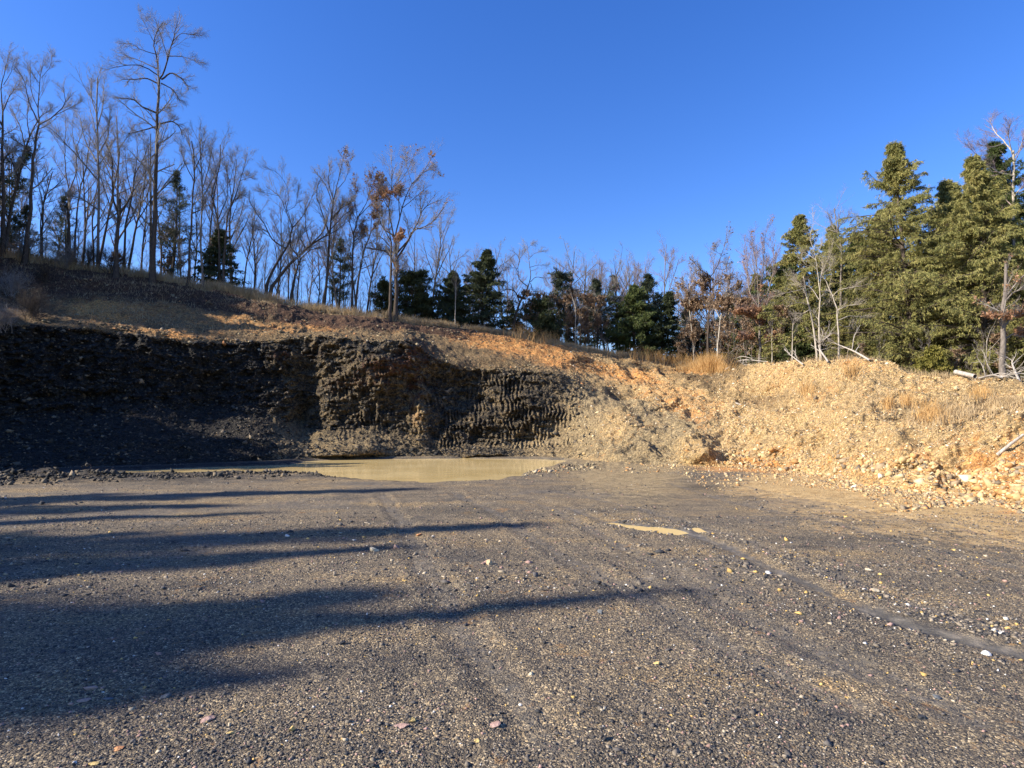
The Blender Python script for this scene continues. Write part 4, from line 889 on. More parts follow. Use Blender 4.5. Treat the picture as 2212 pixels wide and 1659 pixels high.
traced('bare_tree', 'big bare oak with two trunks and a crown spreading wide to the right', C2,
  [[(1345, 1540), (1355, 1200), (1350, 900), (1330, 850)], [(1330, 850), (1290, 600), (1320, 380), (1310, 200)], [(1340, 860), (1400, 620), (1480, 420), (1570, 330), (1650, 200)], [(1352, 1000), (1440, 900), (1490, 810), (1610, 765), (1750, 610)], [(1352, 1050), (1430, 930), (1520, 760), (1600, 600), (1700, 560)], [(1330, 850), (1240, 780), (1190, 640), (1170, 560)], [(1480, 420), (1440, 260), (1430, 170)], [(1320, 450), (1400, 380), (1470, 250), (1510, 150)], [(1570, 330), (1640, 300), (1690, 330)], [(1400, 620), (1500, 540), (1600, 450)], [(1380, 700), (1370, 480), (1380, 330)], [(1355, 1120), (1260, 980), (1140, 960)], [(1300, 640), (1240, 520), (1240, 400)]], 50, .19, group=G_M, bark=M_BARK, l1=.42, dens=1.35,
  leaves=(M_OAKL, [(1330, 520, 110, 50, .6), (1380, 820, 50, 60, .5), (1650, 190, 30, 30, .6)], 1400, .17))
traced('bare_tree', 'straight dark trunk standing close to the left of the big bare oak', C2,
  [[(1300, 1535), (1305, 1200), (1310, 900)], [(1310, 900), (1250, 780), (1220, 640)], [(1310, 950), (1220, 860), (1150, 840)], [(1310, 900), (1290, 760), (1310, 600)]], 49.5, .15, group=G_M)
traced('bare_tree', 'crooked dark tree with open curling limbs in the middle of the skyline', C3,
  [[(385, 1060), (430, 880), (510, 720)], [(510, 720), (530, 640), (515, 480), (500, 350)], [(510, 720), (430, 640), (425, 560), (440, 490), (380, 420)], [(528, 680), (580, 640), (690, 650)], [(440, 850), (400, 760), (340, 740), (270, 770)], [(520, 560), (600, 540), (680, 545)], [(425, 570), (370, 560), (330, 560)], [(515, 490), (570, 440), (640, 420)], [(505, 400), (550, 360)], [(440, 490), (480, 430)], [(530, 690), (560, 760), (620, 760)], [(427, 600), (380, 520), (360, 480)]], 58, .15, group=G_M, dens=.7, l1=.3, up=.08)
# ---- traced trees, right
G_R = 'deciduous trees in front of the evergreens'
traced('oak_tree', 'twisted oak with a curling top and brown leaves low on its branches', C4,
  [[(675, 1410), (682, 1100), (695, 850), (700, 690)], [(700, 690), (760, 600), (800, 490), (830, 400), (850, 280)], [(700, 690), (630, 645), (580, 600), (535, 545)], [(800, 490), (755, 470), (750, 430)], [(750, 620), (820, 630), (860, 560)], [(695, 800), (620, 700), (590, 640)], [(697, 820), (790, 730), (880, 700)], [(690, 950), (600, 880), (520, 860)], [(690, 980), (780, 930), (860, 880)]], 47, .12, group=G_R, dens=.9,
  leaves=(M_BRNL, [(640, 1050, 160, 150, 1), (700, 800, 200, 100, .25), (820, 850, 100, 90, .3), (560, 1150, 120, 100, .7)], 6500, .17))
traced('bare_tree', 'slender pale trunk right of the twisted oak', C4,
  [[(762, 1360), (790, 1080), (830, 900), (860, 760)], [(790, 1080), (740, 980), (720, 900)], [(830, 900), (900, 830), (950, 800)]], 48, .07, bark=M_BARKW, group=G_R, leaves=(M_BRNL, None, 1500, .15))
traced('bare_tree', 'thin pale forked sapling left of the twisted oak', C4,
  [[(552, 1440), (535, 1250), (512, 1000), (505, 700)], [(552, 1370), (565, 1230)], [(512, 1000), (440, 900), (380, 740)], [(505, 800), (550, 700), (560, 620)]], 46, .06, bark=M_BARKW, group=G_R, leaves=(M_BRNL, [(500, 1100, 120, 160, 1), (480, 800, 100, 100, .3)], 3000, .16))
traced('oak_tree', 'oak with a dense pinkish bare top and rust red leaves on its low limbs', C4,
  [[(1145, 1515), (1145, 1200), (1140, 1000), (1130, 850)], [(1130, 850), (1120, 650), (1100, 500), (1080, 330)], [(1135, 900), (1170, 700), (1180, 480), (1200, 280)], [(1140, 950), (1230, 800), (1270, 600), (1260, 380)], [(1140, 980), (1050, 820), (1030, 620), (1020, 420)], [(1145, 1080), (1200, 960), (1240, 900)], [(1145, 1180), (1060, 1060), (960, 1020)], [(1145, 1240), (1230, 1180), (1280, 1150)], [(1145, 1320), (1060, 1270), (980, 1260)], [(1145, 1330), (1220, 1280), (1280, 1270)]], 42, .12, bark=M_BARKL, twig=M_TWIGP, group=G_R, dens=1.2, fan=(12, 40), up=.2,
  leaves=(M_OAKL, [(1080, 1050, 130, 60, 1), (1200, 1190, 80, 50, .9), (1080, 1260, 110, 50, 1), (1220, 1270, 60, 40, .8), (1130, 720, 120, 80, .1)], 5200, .17))
traced('pale_tree', 'pale barked bare tree with several crooked stems on the mound', C4,
  [[(1700, 1470), (1690, 1340), (1680, 1100), (1690, 850)], [(1690, 850), (1660, 600), (1640, 480), (1600, 350)], [(1640, 480), (1600, 330), (1630, 200), (1620, 110)], [(1690, 830), (1700, 680), (1750, 560), (1800, 450)], [(1680, 900), (1600, 790), (1500, 750), (1440, 700)], [(1660, 600), (1570, 590), (1510, 500)], [(1690, 830), (1760, 820), (1810, 900)], [(1650, 520), (1690, 440), (1720, 380)], [(1700, 680), (1790, 600)]], 37.5, .085, bark=M_BARKW, twig=M_BARKW, group=G_R, dens=.55, l1=.33, lv=3)
traced('pale_tree', 'pale crooked stem leaning left beside the many stemmed pale tree', C4,
  [[(1665, 1460), (1650, 1300), (1610, 1050), (1550, 780), (1540, 690)], [(1565, 840), (1480, 760), (1430, 700)], [(1590, 950), (1500, 930), (1430, 940)], [(1552, 800), (1440, 830), (1290, 855)], [(1600, 990), (1530, 1030), (1500, 1050)]], 37.2, .07, bark=M_BARKW, twig=M_BARKW, group=G_R, dens=.55, l1=.33, lv=3)
traced('pale_tree', 'slim pale tree with long sideways limbs against the big cedar', C5,
  [[(217, 1445), (208, 1180), (180, 1080), (145, 1000)], [(206, 1165), (260, 1140), (320, 1130)], [(210, 1220), (280, 1195), (400, 1210)], [(182, 1085), (220, 1050), (330, 1030)], [(150, 1010), (120, 960), (130, 900)], [(208, 1240), (260, 1255), (330, 1240)], [(215, 1300), (180, 1290), (130, 1330)]], 36.5, .06, bark=M_BARKW, twig=M_BARKW, group=G_R, dens=.5, l1=.35, lv=3)
traced('pale_tree', 'thin grey tree rising behind the pale ones beside the big cedar', C5,
  [[(226, 1060), (230, 950), (232, 850), (205, 720), (190, 600)], [(232, 860), (275, 800), (300, 720)], [(215, 760), (180, 690), (160, 640)], [(205, 720), (250, 660), (280, 640)]], 41, .07, bark=M_BARKL, group=G_R, dens=.7)
traced('bare_tree', 'tall grey bare tree rising out of the cedars in the upper right corner', C5,
  [[(1190, 1400), (1185, 900), (1180, 530), (1185, 350), (1180, 280)], [(1180, 290), (1130, 230), (1075, 170), (1050, 100)], [(1182, 320), (1220, 260), (1245, 180)], [(1180, 540), (1210, 500), (1250, 470)], [(1175, 300), (1155, 200), (1160, 130)], [(1180, 420), (1100, 400), (1040, 360), (1000, 330)], [(1070, 400), (1000, 330), (900, 220)], [(1130, 240), (1060, 260), (1000, 250)]], 36, .13, bark=M_BARKW, twig=M_TWIGP, group=G_R, dens=.8)
traced('oak_tree', 'thick grey trunk with a shelf of rust leaves at the far right edge', C5,
  [[(1125, 1570), (1122, 1400), (1126, 1250), (1130, 1100), (1140, 900)], [(1126, 1260), (1180, 1200), (1240, 1180)], [(1126, 1280), (1090, 1210), (1060, 1190)], [(1130, 1120), (1190, 1060), (1250, 1040)], [(1124, 1330), (1190, 1290), (1250, 1280)]], 31, .15, bark=M_BARKL, twig=M_TWIG, group=G_R, dens=.6,
  leaves=(M_OAKL, [(1160, 1190, 90, 16, 1), (1220, 1280, 40, 14, .5)], 2200, .15))
# ------------------------------------------------------------------ evergreens
rg = np.random.default_rng(55)
def evergreen(label, px_, base_dY, py_top, wpx, style='cedar', mat=M_CEDAR, name='cedar_tree', nb=150, cards=42000, size=.26, wid=.05, h0=.06, group='evergreens on the right', bark=M_BARK, gaps=0., seed=None):
    Yk = float(curves(np.array([float(px_)]))[4][0][0])+base_dY
    H = height_for(px_, Yk, py_top); Rm = wpx/F_*Yk*(1.25 if style == 'cedar' else 1.05)
    r_ = np.random.default_rng(seed or int(px_*3+py_top))
    return place(name, label, group, px_, Yk, conifer_parts(H, Rm, r_, nb, mat, bark, style, h0, cards, size, wid, gaps=gaps), 'tree')
cedA = evergreen('largest cedar at right, broad olive green crown ending in a ragged point', 1975, 5.0, 292, 150, nb=260, cards=210000, size=.18, wid=.012, h0=.05)
cedB = evergreen('broad olive cedar near the right edge with drooping sprays to the ground', 2118, 5.5, 345, 140, nb=240, cards=190000, size=.18, wid=.012, h0=.05)
evergreen('cedar cut by the right edge of the picture, behind the grey bare tree', 2232, 8, 285, 150, nb=170, cards=130000, size=.18, wid=.014, mat=M_GRCED)
cedD = evergreen('cedar with a nodding top behind the pale barked trees', 1752, 6, 458, 92, nb=170, cards=120000, size=.17, wid=.014, mat=M_CEDAR)
evergreen('cedar filling the gap between the nodding cedar and the largest one', 1850, 10, 500, 75, nb=130, cards=50000, size=.22, wid=.03, mat=M_GRCED)
evergreen('small yellowish young cedar at the foot of the big cedars', 2016, 1.6, 742, 36, nb=110, cards=22000, size=.12, wid=.03, mat=M_YOUNG, h0=.02, name='young_cedar')
cedE = evergreen('full dark green cedar in the middle of the far treeline', 1372, 4, 612, 72, nb=170, cards=70000, size=.24, wid=.028, mat=M_GRCED, group='evergreens in the middle treeline', h0=.03)
cedF = evergreen('nearly black cedar right of the full green one', 1428, 4.5, 628, 50, nb=120, cards=42000, size=.24, wid=.028, mat=M_DKCED, group='evergreens in the middle treeline', h0=.03)
pinG = evergreen('open crowned pine left of the full green cedar', 1308, 6, 602, 50, 'pine', M_PINE, 'pine_tree', nb=90, cards=22000, size=.2, wid=.025, group='evergreens in the middle treeline', h0=.2)
evergreen('pine with a rounded bushy head standing over brown undergrowth', 1205, 5, 588, 34, 'oval', M_PINE, 'pine_tree', nb=90, cards=20000, size=.2, wid=.03, group='evergreens in the middle treeline', h0=.15)
evergreen('small dark round cedar below the crooked open tree', 1163, 2.5, 655, 44, 'oval', M_DKCED, 'cedar_tree', nb=90, cards=24000, size=.24, wid=.036, group='evergreens in the middle treeline', h0=.02)
cedK = evergreen('pointed dark evergreen with a tall thin spire left of the crooked tree', 1043, 3.5, 535, 58, 'cedar', M_DKCED, 'cedar_tree', nb=150, cards=56000, size=.22, wid=.026, group='evergreens in the middle treeline', h0=.04)
evergreen('bushy dark cedar next to the pointed one with a pale sapling before it', 965, 4, 582, 52, 'cedar', M_DKCED, 'cedar_tree', nb=130, cards=46000, size=.22, wid=.026, group='evergreens in the middle treeline', h0=.03)
evergreen('wide low dark cedar at the foot of the big bare oak', 895, 3, 592, 48, 'oval', M_DKCED, 'cedar_tree', nb=130, cards=40000, size=.22, wid=.024, group='evergreens in the middle treeline', h0=.02, gaps=.2)
evergreen('small cedar left of the twin trunks of the big bare oak', 830, 3, 605, 26, 'oval', M_DKCED, 'cedar_tree', nb=90, cards=16000, size=.20, wid=.03, group='evergreens in the middle treeline', h0=.02, gaps=.2)
pinN = evergreen('airy pine behind the leafy oak, its green tip above thin needles', 733, 4, 507, 32, 'pine', M_PINE, 'pine_tree', nb=70, cards=12000, size=.16, wid=.018, group='evergreens on the left hill', h0=.2, gaps=.1)
evergreen('dark bushy cedar at the right end of the left hill', 470, 1.5, 492, 48, 'cedar', M_DKCED, 'cedar_tree', nb=90, cards=20000, size=.20, wid=.03, group='evergreens on the left hill', h0=.05, gaps=.15)
evergreen('airy blue green pine right of the tallest tree', 368, 4.5, 368, 52, 'pine', M_PINE, 'pine_tree', nb=80, cards=13000, size=.16, wid=.018, group='evergreens on the left hill', h0=.12)
evergreen('thin needled pine between the left bare trees', 140, 7, 422, 38, 'pine', M_PINE, 'pine_tree', nb=60, cards=9000, size=.16, wid=.018, group='evergreens on the left hill', h0=.1)
evergreen('dark pine at the far left edge behind the bare trees', 8, 5, 300, 40, 'pine', M_DKCED, 'pine_tree', nb=90, cards=13000, size=.17, wid=.022, group='evergreens on the left hill', h0=.1)
evergreen('low straggly cedar under the far left trees', 40, 5, 440, 34, 'pine', M_PINE, 'pine_tree', nb=50, cards=8000, size=.16, wid=.018, group='evergreens on the left hill', h0=.1)
LM = [(30, 'near the left edge'), (90, 'beside the clean dark forked trunk'), (150, 'around the Y shaped tree'), (210, 'next to the straight pale tree'), (268, 'just left of the tallest tree'), (335, 'close behind the tallest tree'), (390, 'just right of the tallest tree'), (445, 'beside the dark bushy cedar'), (505, 'past the dark bushy cedar'), (560, 'left of the leaning pair'), (620, 'behind the leaning pair'), (680, 'left of the slender leafy tip'), (730, 'by the airy pine'), (785, 'around the orange leafed oak'), (845, 'behind the big bare oak'), (900, 'by the wide low cedar'), (965, 'by the bushy dark cedar'), (1040, 'by the pointed evergreen'), (1105, 'near the crooked open tree'), (1165, 'near the small round cedar'), (1215, 'by the bushy headed pine'), (1265, 'left of the open crowned pine'), (1315, 'by the open crowned pine'), (1370, 'by the full green cedar'), (1430, 'by the nearly black cedar'), (1490, 'left of the forked sapling'), (1535, 'by the twisted oak'), (1590, 'between the twisted oak and rust leafed oak'), (1650, 'by the rust leafed oak'), (1710, 'left of the nodding cedar'), (1765, 'by the pale barked trees'), (1840, 'left of the largest cedar'), (1920, 'on the left flank of the largest cedar'), (1980, 'at the largest cedar'), (2050, 'between the two broad cedars'), (2125, 'at the second broad cedar'), (2210, 'at the right edge')]
def near(px_): return min(LM, key=lambda q: abs(q[0]-px_))[1]
# copies that close the wood behind
for (px_, dY, pt, src, lb, gp) in [(1640, 12, 590, cedD, None, 0), (1700, 9, 560, cedE, None, 0), (1790, 16, 490, cedB, None, 0), (1915, 12, 470, cedD, None, 0), (2060, 14, 400, cedD, None, 0), (2160, 16, 420, cedE, None, 0), (1590, 12, 640, cedE, None, 0), (1670, 4, 690, cedB, None, 0), (1725, 4, 700, cedE, None, 0), (2080, 12, 560, cedE, None, 0), (2330, 8, 340, cedA, None, 0), (2060, 8, 430, cedA, None, 0), (2050, 9, 400, cedB, None, 0), (1905, 9, 450, cedB, None, 0), (2190, 6, 430, cedA, None, 0), (2420, 6, 360, cedB, None, 0), (1830, 5, 660, cedB, None, 0), (1520, 10, 690, cedF, None, 0), (2010, 9, 600, cedE, None, 0), (1480, 12, 660, cedB, None, 0)]:
    Y = float(curves(np.array([float(px_)]))[4][0][0])+dY; h = height_for(px_, Y, pt); hs_ = float(src.children[0].data.vertices[0].co.z); hh = max(v_.co.z for v_ in src.children[0].data.vertices)
    clone(src, px_, Y, h/hh, rg.uniform(0, 6), '%s %s cedar of the wood behind, %s' % ('further' if dY >= 9 else 'nearer', 'tall' if pt < 480 else ('middling' if pt < 620 else 'low'), near(px_)), 'cedars of the wood behind the front row')
for (px_, dY, pt, src) in [(1110, 9, 650, cedF), (1258, 10, 640, pinG), (1000, 9, 600, pinG), (1340, 12, 590, pinN), (1085, 3, 690, cedK), (1235, 8, 700, cedF), (920, 9, 620, cedF), (1405, 10, 600, pinG)]:
    Y = float(curves(np.array([float(px_)]))[4][0][0])+dY; h = height_for(px_, Y, pt); hh = max(v_.co.z for v_ in src.children[0].data.vertices)
    clone(src, px_, Y, h/hh, rg.uniform(0, 6), 'half hidden evergreen of the middle skyline, '+near(px_), 'half hidden evergreens of the middle skyline')
# ------------------------------------------------------------------ bare fillers
protos = []
specs = [dict(H=11, r=.10, fork=.4, dens=.8, spread=1.3, nl=7, lean=.08), dict(H=9, r=.075, fork=.35, dens=.7, spread=1.0, lean=.1), dict(H=12, r=.12, fork=.5, dens=.9, spread=1.45, nl=7, lean=.06), dict(H=7, r=.05, fork=.3, dens=.6, spread=.9, lv=3), dict(H=10, r=.085, fork=.3, dens=.9, spread=1.1, nl=7, twig=M_TWIGP, bark=M_BARKL), dict(H=6, r=.045, fork=.2, dens=.8, spread=1.0, lv=3, leaf=(M_BRNL, 1600, .16, .05, .8))]
regions = [  # px range, dY range, top py range, count, proto indices, label, group
 (-40, 330, 3, 14, (200, 440), 15, (0, 1, 2, 4), 'slender bare tree', 'slender bare trees in the left thicket'),
 (330, 540, 3, 12, (310, 450), 9, (0, 1, 4, 1), 'slender bare tree', 'slender bare trees in the left thicket'),
 (-40, 560, 2, 16, (440, 545), 22, (3, 3, 5, 1), 'low bare sapling', 'low saplings on the left hill'),
 (545, 780, 2, 12, (400, 500), 13, (0, 1, 4, 3), 'thin bare crest tree', 'thin bare trees behind the leaning trees'),
 (545, 960, 2, 14, (540, 620), 26, (3, 3, 1), 'small grey sapling on the crest', 'small saplings on the middle crest'),
 (780, 960, 4, 12, (430, 560), 8, (0, 1, 4), 'thin bare background tree', 'thin bare trees behind the big oak'),
 (960, 1120, 6, 14, (500, 590), 10, (4, 2, 4), 'fine twigged bare crown', 'bare crowns above the middle evergreens'),
 (1190, 1400, 6, 14, (520, 600), 17, (4, 4, 2), 'fine twigged bare crown', 'bare crowns above the middle evergreens'),
 (1120, 1300, 1, 5, (590, 690), 22, (5, 3, 5, 0), 'small brown leafed sapling', 'brown leafed saplings of the middle treeline'),
 (1450, 1700, 6, 16, (500, 620), 18, (4, 4, 2), 'pinkish bare tree', 'bare trees right of the sky gap'),
 (1460, 1700, 1, 6, (600, 730), 22, (5, 5, 3), 'brown leafed undergrowth sapling', 'brown leafed saplings under the right oaks'),
 (1700, 2260, 1, 6, (690, 770), 16, (3, 5, 3), 'thin grey wood edge sapling', 'grey saplings at the edge of the cedar wood'),
]
def first_or_clone(k, px_, Y, H, rot, label, group):
    s_ = H/specs[k]['H']
    if protos[k] is None:
        sp = dict(specs[k]); H0 = sp.pop('H'); t = place('bare_tree', label, group, px_, Y, bare_parts(H0, np.random.default_rng(900+k), **sp), 'tree', 0, rot); t.scale = (s_, s_, s_); protos[k] = t; return t
    return clone(protos[k], px_, Y, s_, rot, label, group)
protos = [None]*len(specs)
for (a, b3, d0, d1, tp, cnt, ks, lb, gp) in regions:
    for j in range(cnt):
        px_ = a+(b3-a)*(j+rg.uniform(.1, .9))/cnt; Y = float(curves(np.array([px_]))[4][0][0])+rg.uniform(d0, d1); k = ks[j % len(ks)]
        top = rg.uniform(*tp); fr = (top-tp[0])/(tp[1]-tp[0]); rel_ = (Y-float(curves(np.array([px_]))[4][0][0])-d0)/(d1-d0)
        lab = '%s%s %s, %s' % ('taller ' if fr < .4 else ('short ' if fr > .7 else ''), 'further' if rel_ > .5 else 'nearer', lb, near(px_))
        first_or_clone(k, px_, Y, max(1.5, height_for(px_, Y, top)), rg.uniform(0, 6.28), lab, gp)
# far-off thicket seen through the trunks
def thicket(n, pxlo, pxhi, d0, d1, h, seed):
    r3 = np.random.default_rng(seed); P0 = []; 
    for _ in range(n):
        a = r3.uniform(pxlo, pxhi); Y = float(curves(np.array([a]))[4][0][0])+r3.uniform(d0, d1); z = ground_at(a, Y); P0.append(at(a, py_of(Y, z-.2), Y))
    p = np.array(P0); d = unit(np.stack([r3.normal(0, .08, n), r3.normal(0, .08, n), np.ones(n)], -1)); L = r3.uniform(h[0], h[1], n)[:, None]; pts = [p]
    for k in range(6): d = unit(d+.07*r3.normal(size=(n, 3))+np.array([0, 0, .05])); p = p+d*L/6; pts.append(p)
    PL = np.stack(pts, 1); RD = (.035*np.linspace(1, .25, 7))[None]*np.ones((n, 1))
    b1, q1 = grow(PL, RD, 11, .2, 1, (20, 50), .42, 5, .09, .14, .6, r3, .4, .006, .3); b2, q2 = grow(b1, q1, 5, .15, 1, (20, 50), .5, 4, .09, .1, .6, r3, .25, .005); b3_, q3 = grow(b2, q2, 3, .15, 1, (20, 50), .55, 3, .09, .1, .7, r3, .2, .004)
    V, Fq = merge([tubes(PL, RD, 4), tubes(b1, q1, 3), tubes(b2, q2, 3), tubes(b3_, q3, 3)])
    return tag(mesh('distant_thicket', V, Fq, mat=M_TWIG, smooth=True), kind='stuff')
thicket(230, -60, 960, 9, 26, (3, 7), 61); thicket(120, 940, 1720, 12, 30, (5, 10), 62)
# pale sapling in front of the middle cedars and others
for (xf, pts, Y, r, lb) in [(C2, [(1838, 1600), (1845, 1300), (1850, 1180)], 52, .04, 'pale thin sapling in front of the bushy dark cedar'), (C3, [(900, 1225), (905, 950), (870, 780)], 57, .06, 'pale thin trunk before the brown undergrowth of the middle treeline'),
        (C3, [(1165, 1285), (1160, 1200), (1130, 1150)], 58, .05, 'short pale stub of a tree at the edge of the straw grass'), (C4, [(1257, 1500), (1255, 1300), (1260, 1100)], 41, .04, 'thin pale stem right of the rust leafed oak'), (C4, [(1440, 1430), (1440, 1250), (1450, 1080)], 41, .045, 'mossy thin trunk between the rust leafed oak and the pale trees')]:
    traced('sapling', lb, xf, [pts], Y, r, bark=M_BARKW, twig=M_BARKL, dens=.6, lv=3, group='pale saplings before the treeline', l1=.5)
# trees out of the picture on the left whose shadows cross the floor
def off_tree(x, y, H, src, z=0.0, s2=None):
    hh = max(v_.co.z for v_ in src.children[0].data.vertices)
    clone(src, 0, 0, H/hh, float(rg.uniform(0, 6)), 'tree standing left of the pit outside the picture', 'trees left of the pit outside the picture', XY=(x, y, z), sz_=None)
ld = np.array([-to_sun[0], -to_sun[1]]); ld /= np.linalg.norm(ld); tel = math.tan(el)
def shadow_tree(tip, dist, src, wide=1.0):            # a tree whose top throws its shade on the floor at tip
    g = gpt(*tip)[:2]; b_ = g-ld*dist; H = dist*tel; hh = max(v_.co.z for v_ in src.children[0].data.vertices)
    t = clone(src, 0, 0, H/hh, float(rg.uniform(0, 6)), 'tree standing left of the pit outside the picture', 'trees left of the pit outside the picture', XY=(b_[0], b_[1], -.05))
    t.scale = (H/hh*wide, H/hh*wide, H/hh)
for tip, dist, k, wd in [((1400, 1288), 27, 'c', .20), ((950, 1318), 24, 'p', .8), ((760, 1350), 23, 'p', .55), ((600, 1385), 25, 'p', .35), ((430, 1478), 24, 'c', .30), ((300, 1216), 22, 'c', .45), ((480, 1228), 24, 'p', .5),
                         ((900, 1165), 26, 'p', .35), ((1180, 1120), 30, 'p', .4), ((620, 1110), 25, 'c', .22), ((350, 1160), 23, 'p', .5), ((850, 1290), 28, 2, .8), ((560, 1320), 22, 0, .8),
                         ((760, 1140), 29, 1, .9), ((500, 1082), 24, 'p', .5), ((950, 1060), 31, 'c', .3), ((150, 1085), 24, 'c', .5), ((1150, 1480), 30, 2, .8)]:
    shadow_tree(tip, dist, {'p': pinG, 'c': cedF}.get(k) if isinstance(k, str) else protos[k], wd)
for (px_, dY, H, k) in [(-520, -17, 6, 'c'), (-600, -16, 6.5, 'c'), (-680, -16, 7, 'c'), (-760, -15, 7, 'p'), (-840, -14, 7, 'c'), (-920, -14, 8, 'c'), (-1010, -14, 8, 'p'), (-1100, -13, 9, 'c'), (-560, -13, 5, 'c'), (-720, -12, 6, 'c'), (-470, -17, 4, 'c'), (-430, -16, 3.5, 'c'), (-390, -16, 3, 'c'),
                        (-200, -8, 8, 'c'), (-240, -6, 9, 'c'), (-290, -7, 9, 'p'), (-330, -5, 9, 'c'), (-160, -8, 7, 'p'), (-380, -7, 9, 'c'), (-220, -4, 10, 'c'), (-280, -3, 10, 'c'), (-130, -5, 8, 'c'), (-880, -10, 9, 'c'), (-640, -8, 8, 0), (-180, 3, 14, 0), (-260, 0, 13, 'p'), (-330, 3, 13, 'c'), (-420, 0, 12, 'c'), (-120, 0, 12, 2), (-500, 2, 12, 2), (-90, 1, 13, 'p'), (-220, 4, 13, 'c'), (-150, -3, 10, 'p')]:
    Y = float(curves(np.array([float(px_)]))[4][0][0])+dY; z = ground_at(px_, Y); P = at(px_, py_of(Y, z), Y)
    off_tree(float(P[0]), float(P[1]), H, {'p': pinG, 'c': cedF}.get(k) if isinstance(k, str) else protos[k], z)

# ------------------------------------------------------------------ dry grass and brush (stuff)
def blades(name, P, h, wdt, mat, seed, lean=.35):
    rg2 = np.random.default_rng(seed); n = len(P); d = unit(np.stack([rg2.normal(0, lean, n), rg2.normal(0, lean, n), np.ones(n)], -1)); a = rg2.uniform(0, np.pi, n)
    s_ = np.stack([np.cos(a), np.sin(a), np.zeros(n)], -1)*wdt; hh = (h*rg2.uniform(.5, 1.25, n))[:, None]; bend = np.stack([rg2.normal(0, .25, n), rg2.normal(0, .25, n), np.zeros(n)], -1)*hh
    V = np.stack([P-s_, P+s_, P+d*hh*.6+s_*.6, P+d*hh+bend, P+d*hh*.6-s_*.6], 1).reshape(-1, 3); i = (np.arange(n)*5)[:, None]
    Fq = i+np.array([[0, 1, 2, 4]]); Ft = i+np.array([[4, 2, 3]]); t = np.repeat(rg2.random(n), 5)
    return tag(mesh(name, V, Fq, Ft, mat=mat, cols={'tint': np.stack([t, t, t, np.ones_like(t)], -1)}), kind='stuff')
def crest_scatter(n, pxlo, pxhi, v0, v1, seed):
    rg2 = np.random.default_rng(seed); c0, c1 = np.searchsorted(PXC, [pxlo, pxhi]); r0, r1 = np.searchsorted(VI, [v0, v1])
    rr = r0+(r1-r0)*rg2.random(n); cc = c0+(c1-1-c0)*rg2.random(n); P = grid_sample(Pb, rr, cc)
    k = rg2.random(n) < np.clip(.5+1.1*fbm(P[:, 0], P[:, 1], P[:, 2], 2.2, 3, seed), .03, 1); return P[k]
P = crest_scatter(26000, -40, 560, 3.85, 4.9, 201); blades('dry_grass', P, .75, .014, M_STRAW, 1)
P = crest_scatter(7000, -40, 600, 2.5, 3.9, 211); blades('dry_grass', P, .32, .012, M_STRAW, 11, .5)
P = crest_scatter(34000, 440, 960, 3.85, 4.4, 202); blades('dry_grass', P, .7, .014, M_STRAW, 2)
P = crest_scatter(38000, 940, 1600, 3.8, 4.3, 203); blades('dry_grass', P, .55, .014, M_STRAW, 3)
P = crest_scatter(9000, 1600, 2260, 3.9, 4.3, 204); blades('dry_grass', P, .4, .012, M_STRAW, 4)
# orange tall clump by the mound and in the gully, tufts on the bank
def clump(cx_, cy_, sx, sy, n, h, mat, seed, wdt=.012):
    rg2 = np.random.default_rng(seed); a = rg2.normal(cx_, sx, n); b3 = rg2.normal(cy_, sy, n)
    c = np.clip(np.searchsorted(PXC, a), 0, NC-1); v_ = Pb[:rK2-30, :, 2]-CAMH
    P = []
    pyc = CY-F_*(-Pb[:rK2-30, :, 1]*st+v_*ct)/(Pb[:rK2-30, :, 1]*ct+v_*st)
    for ci, bb in zip(c, b3):
        P.append(Pb[int(np.argmin(np.abs(pyc[:, ci]-bb))), ci])
    return np.array(P), h, wdt
def tufts(name, lst, mat, seed):
    Ps = []; hs2 = []
    for i, (a, b3, sx, sy, n, h) in enumerate(lst):
        P, hh, _ = clump(a, b3, sx, sy, n, h, mat, seed+i); Ps.append(P); hs2.append(np.full(len(P), h))
    blades(name, np.concatenate(Ps), np.concatenate(hs2), .011, mat, seed, .22)
tufts('dry_grass', [(1535, 798, 18, 5, 1500, 1.35), (1500, 800, 30, 4, 500, .8), (2010, 905, 16, 7, 450, .45), (2000, 880, 20, 6, 80, .5), (1920, 880, 6, 5, 120, .55), (1960, 875, 8, 5, 120, .55), (1740, 850, 10, 8, 150, .6), (1835, 810, 8, 8, 120, .6), (1130, 728, 14, 4, 300, 1.3), (1180, 738, 16, 4, 260, 1.2), (1450, 780, 30, 5, 500, 1.2), (1390, 775, 30, 5, 300, 1.2), (2120, 860, 12, 6, 200, .5)], M_STRAWO, 300)
tufts('dry_grass', [(2060, 893, 50, 7, 1700, .2), (2150, 870, 50, 7, 1500, .18), (2010, 912, 25, 7, 600, .22), (1690, 840, 60, 20, 250, .35), (1900, 860, 90, 25, 300, .35)], M_STRAW, 330)
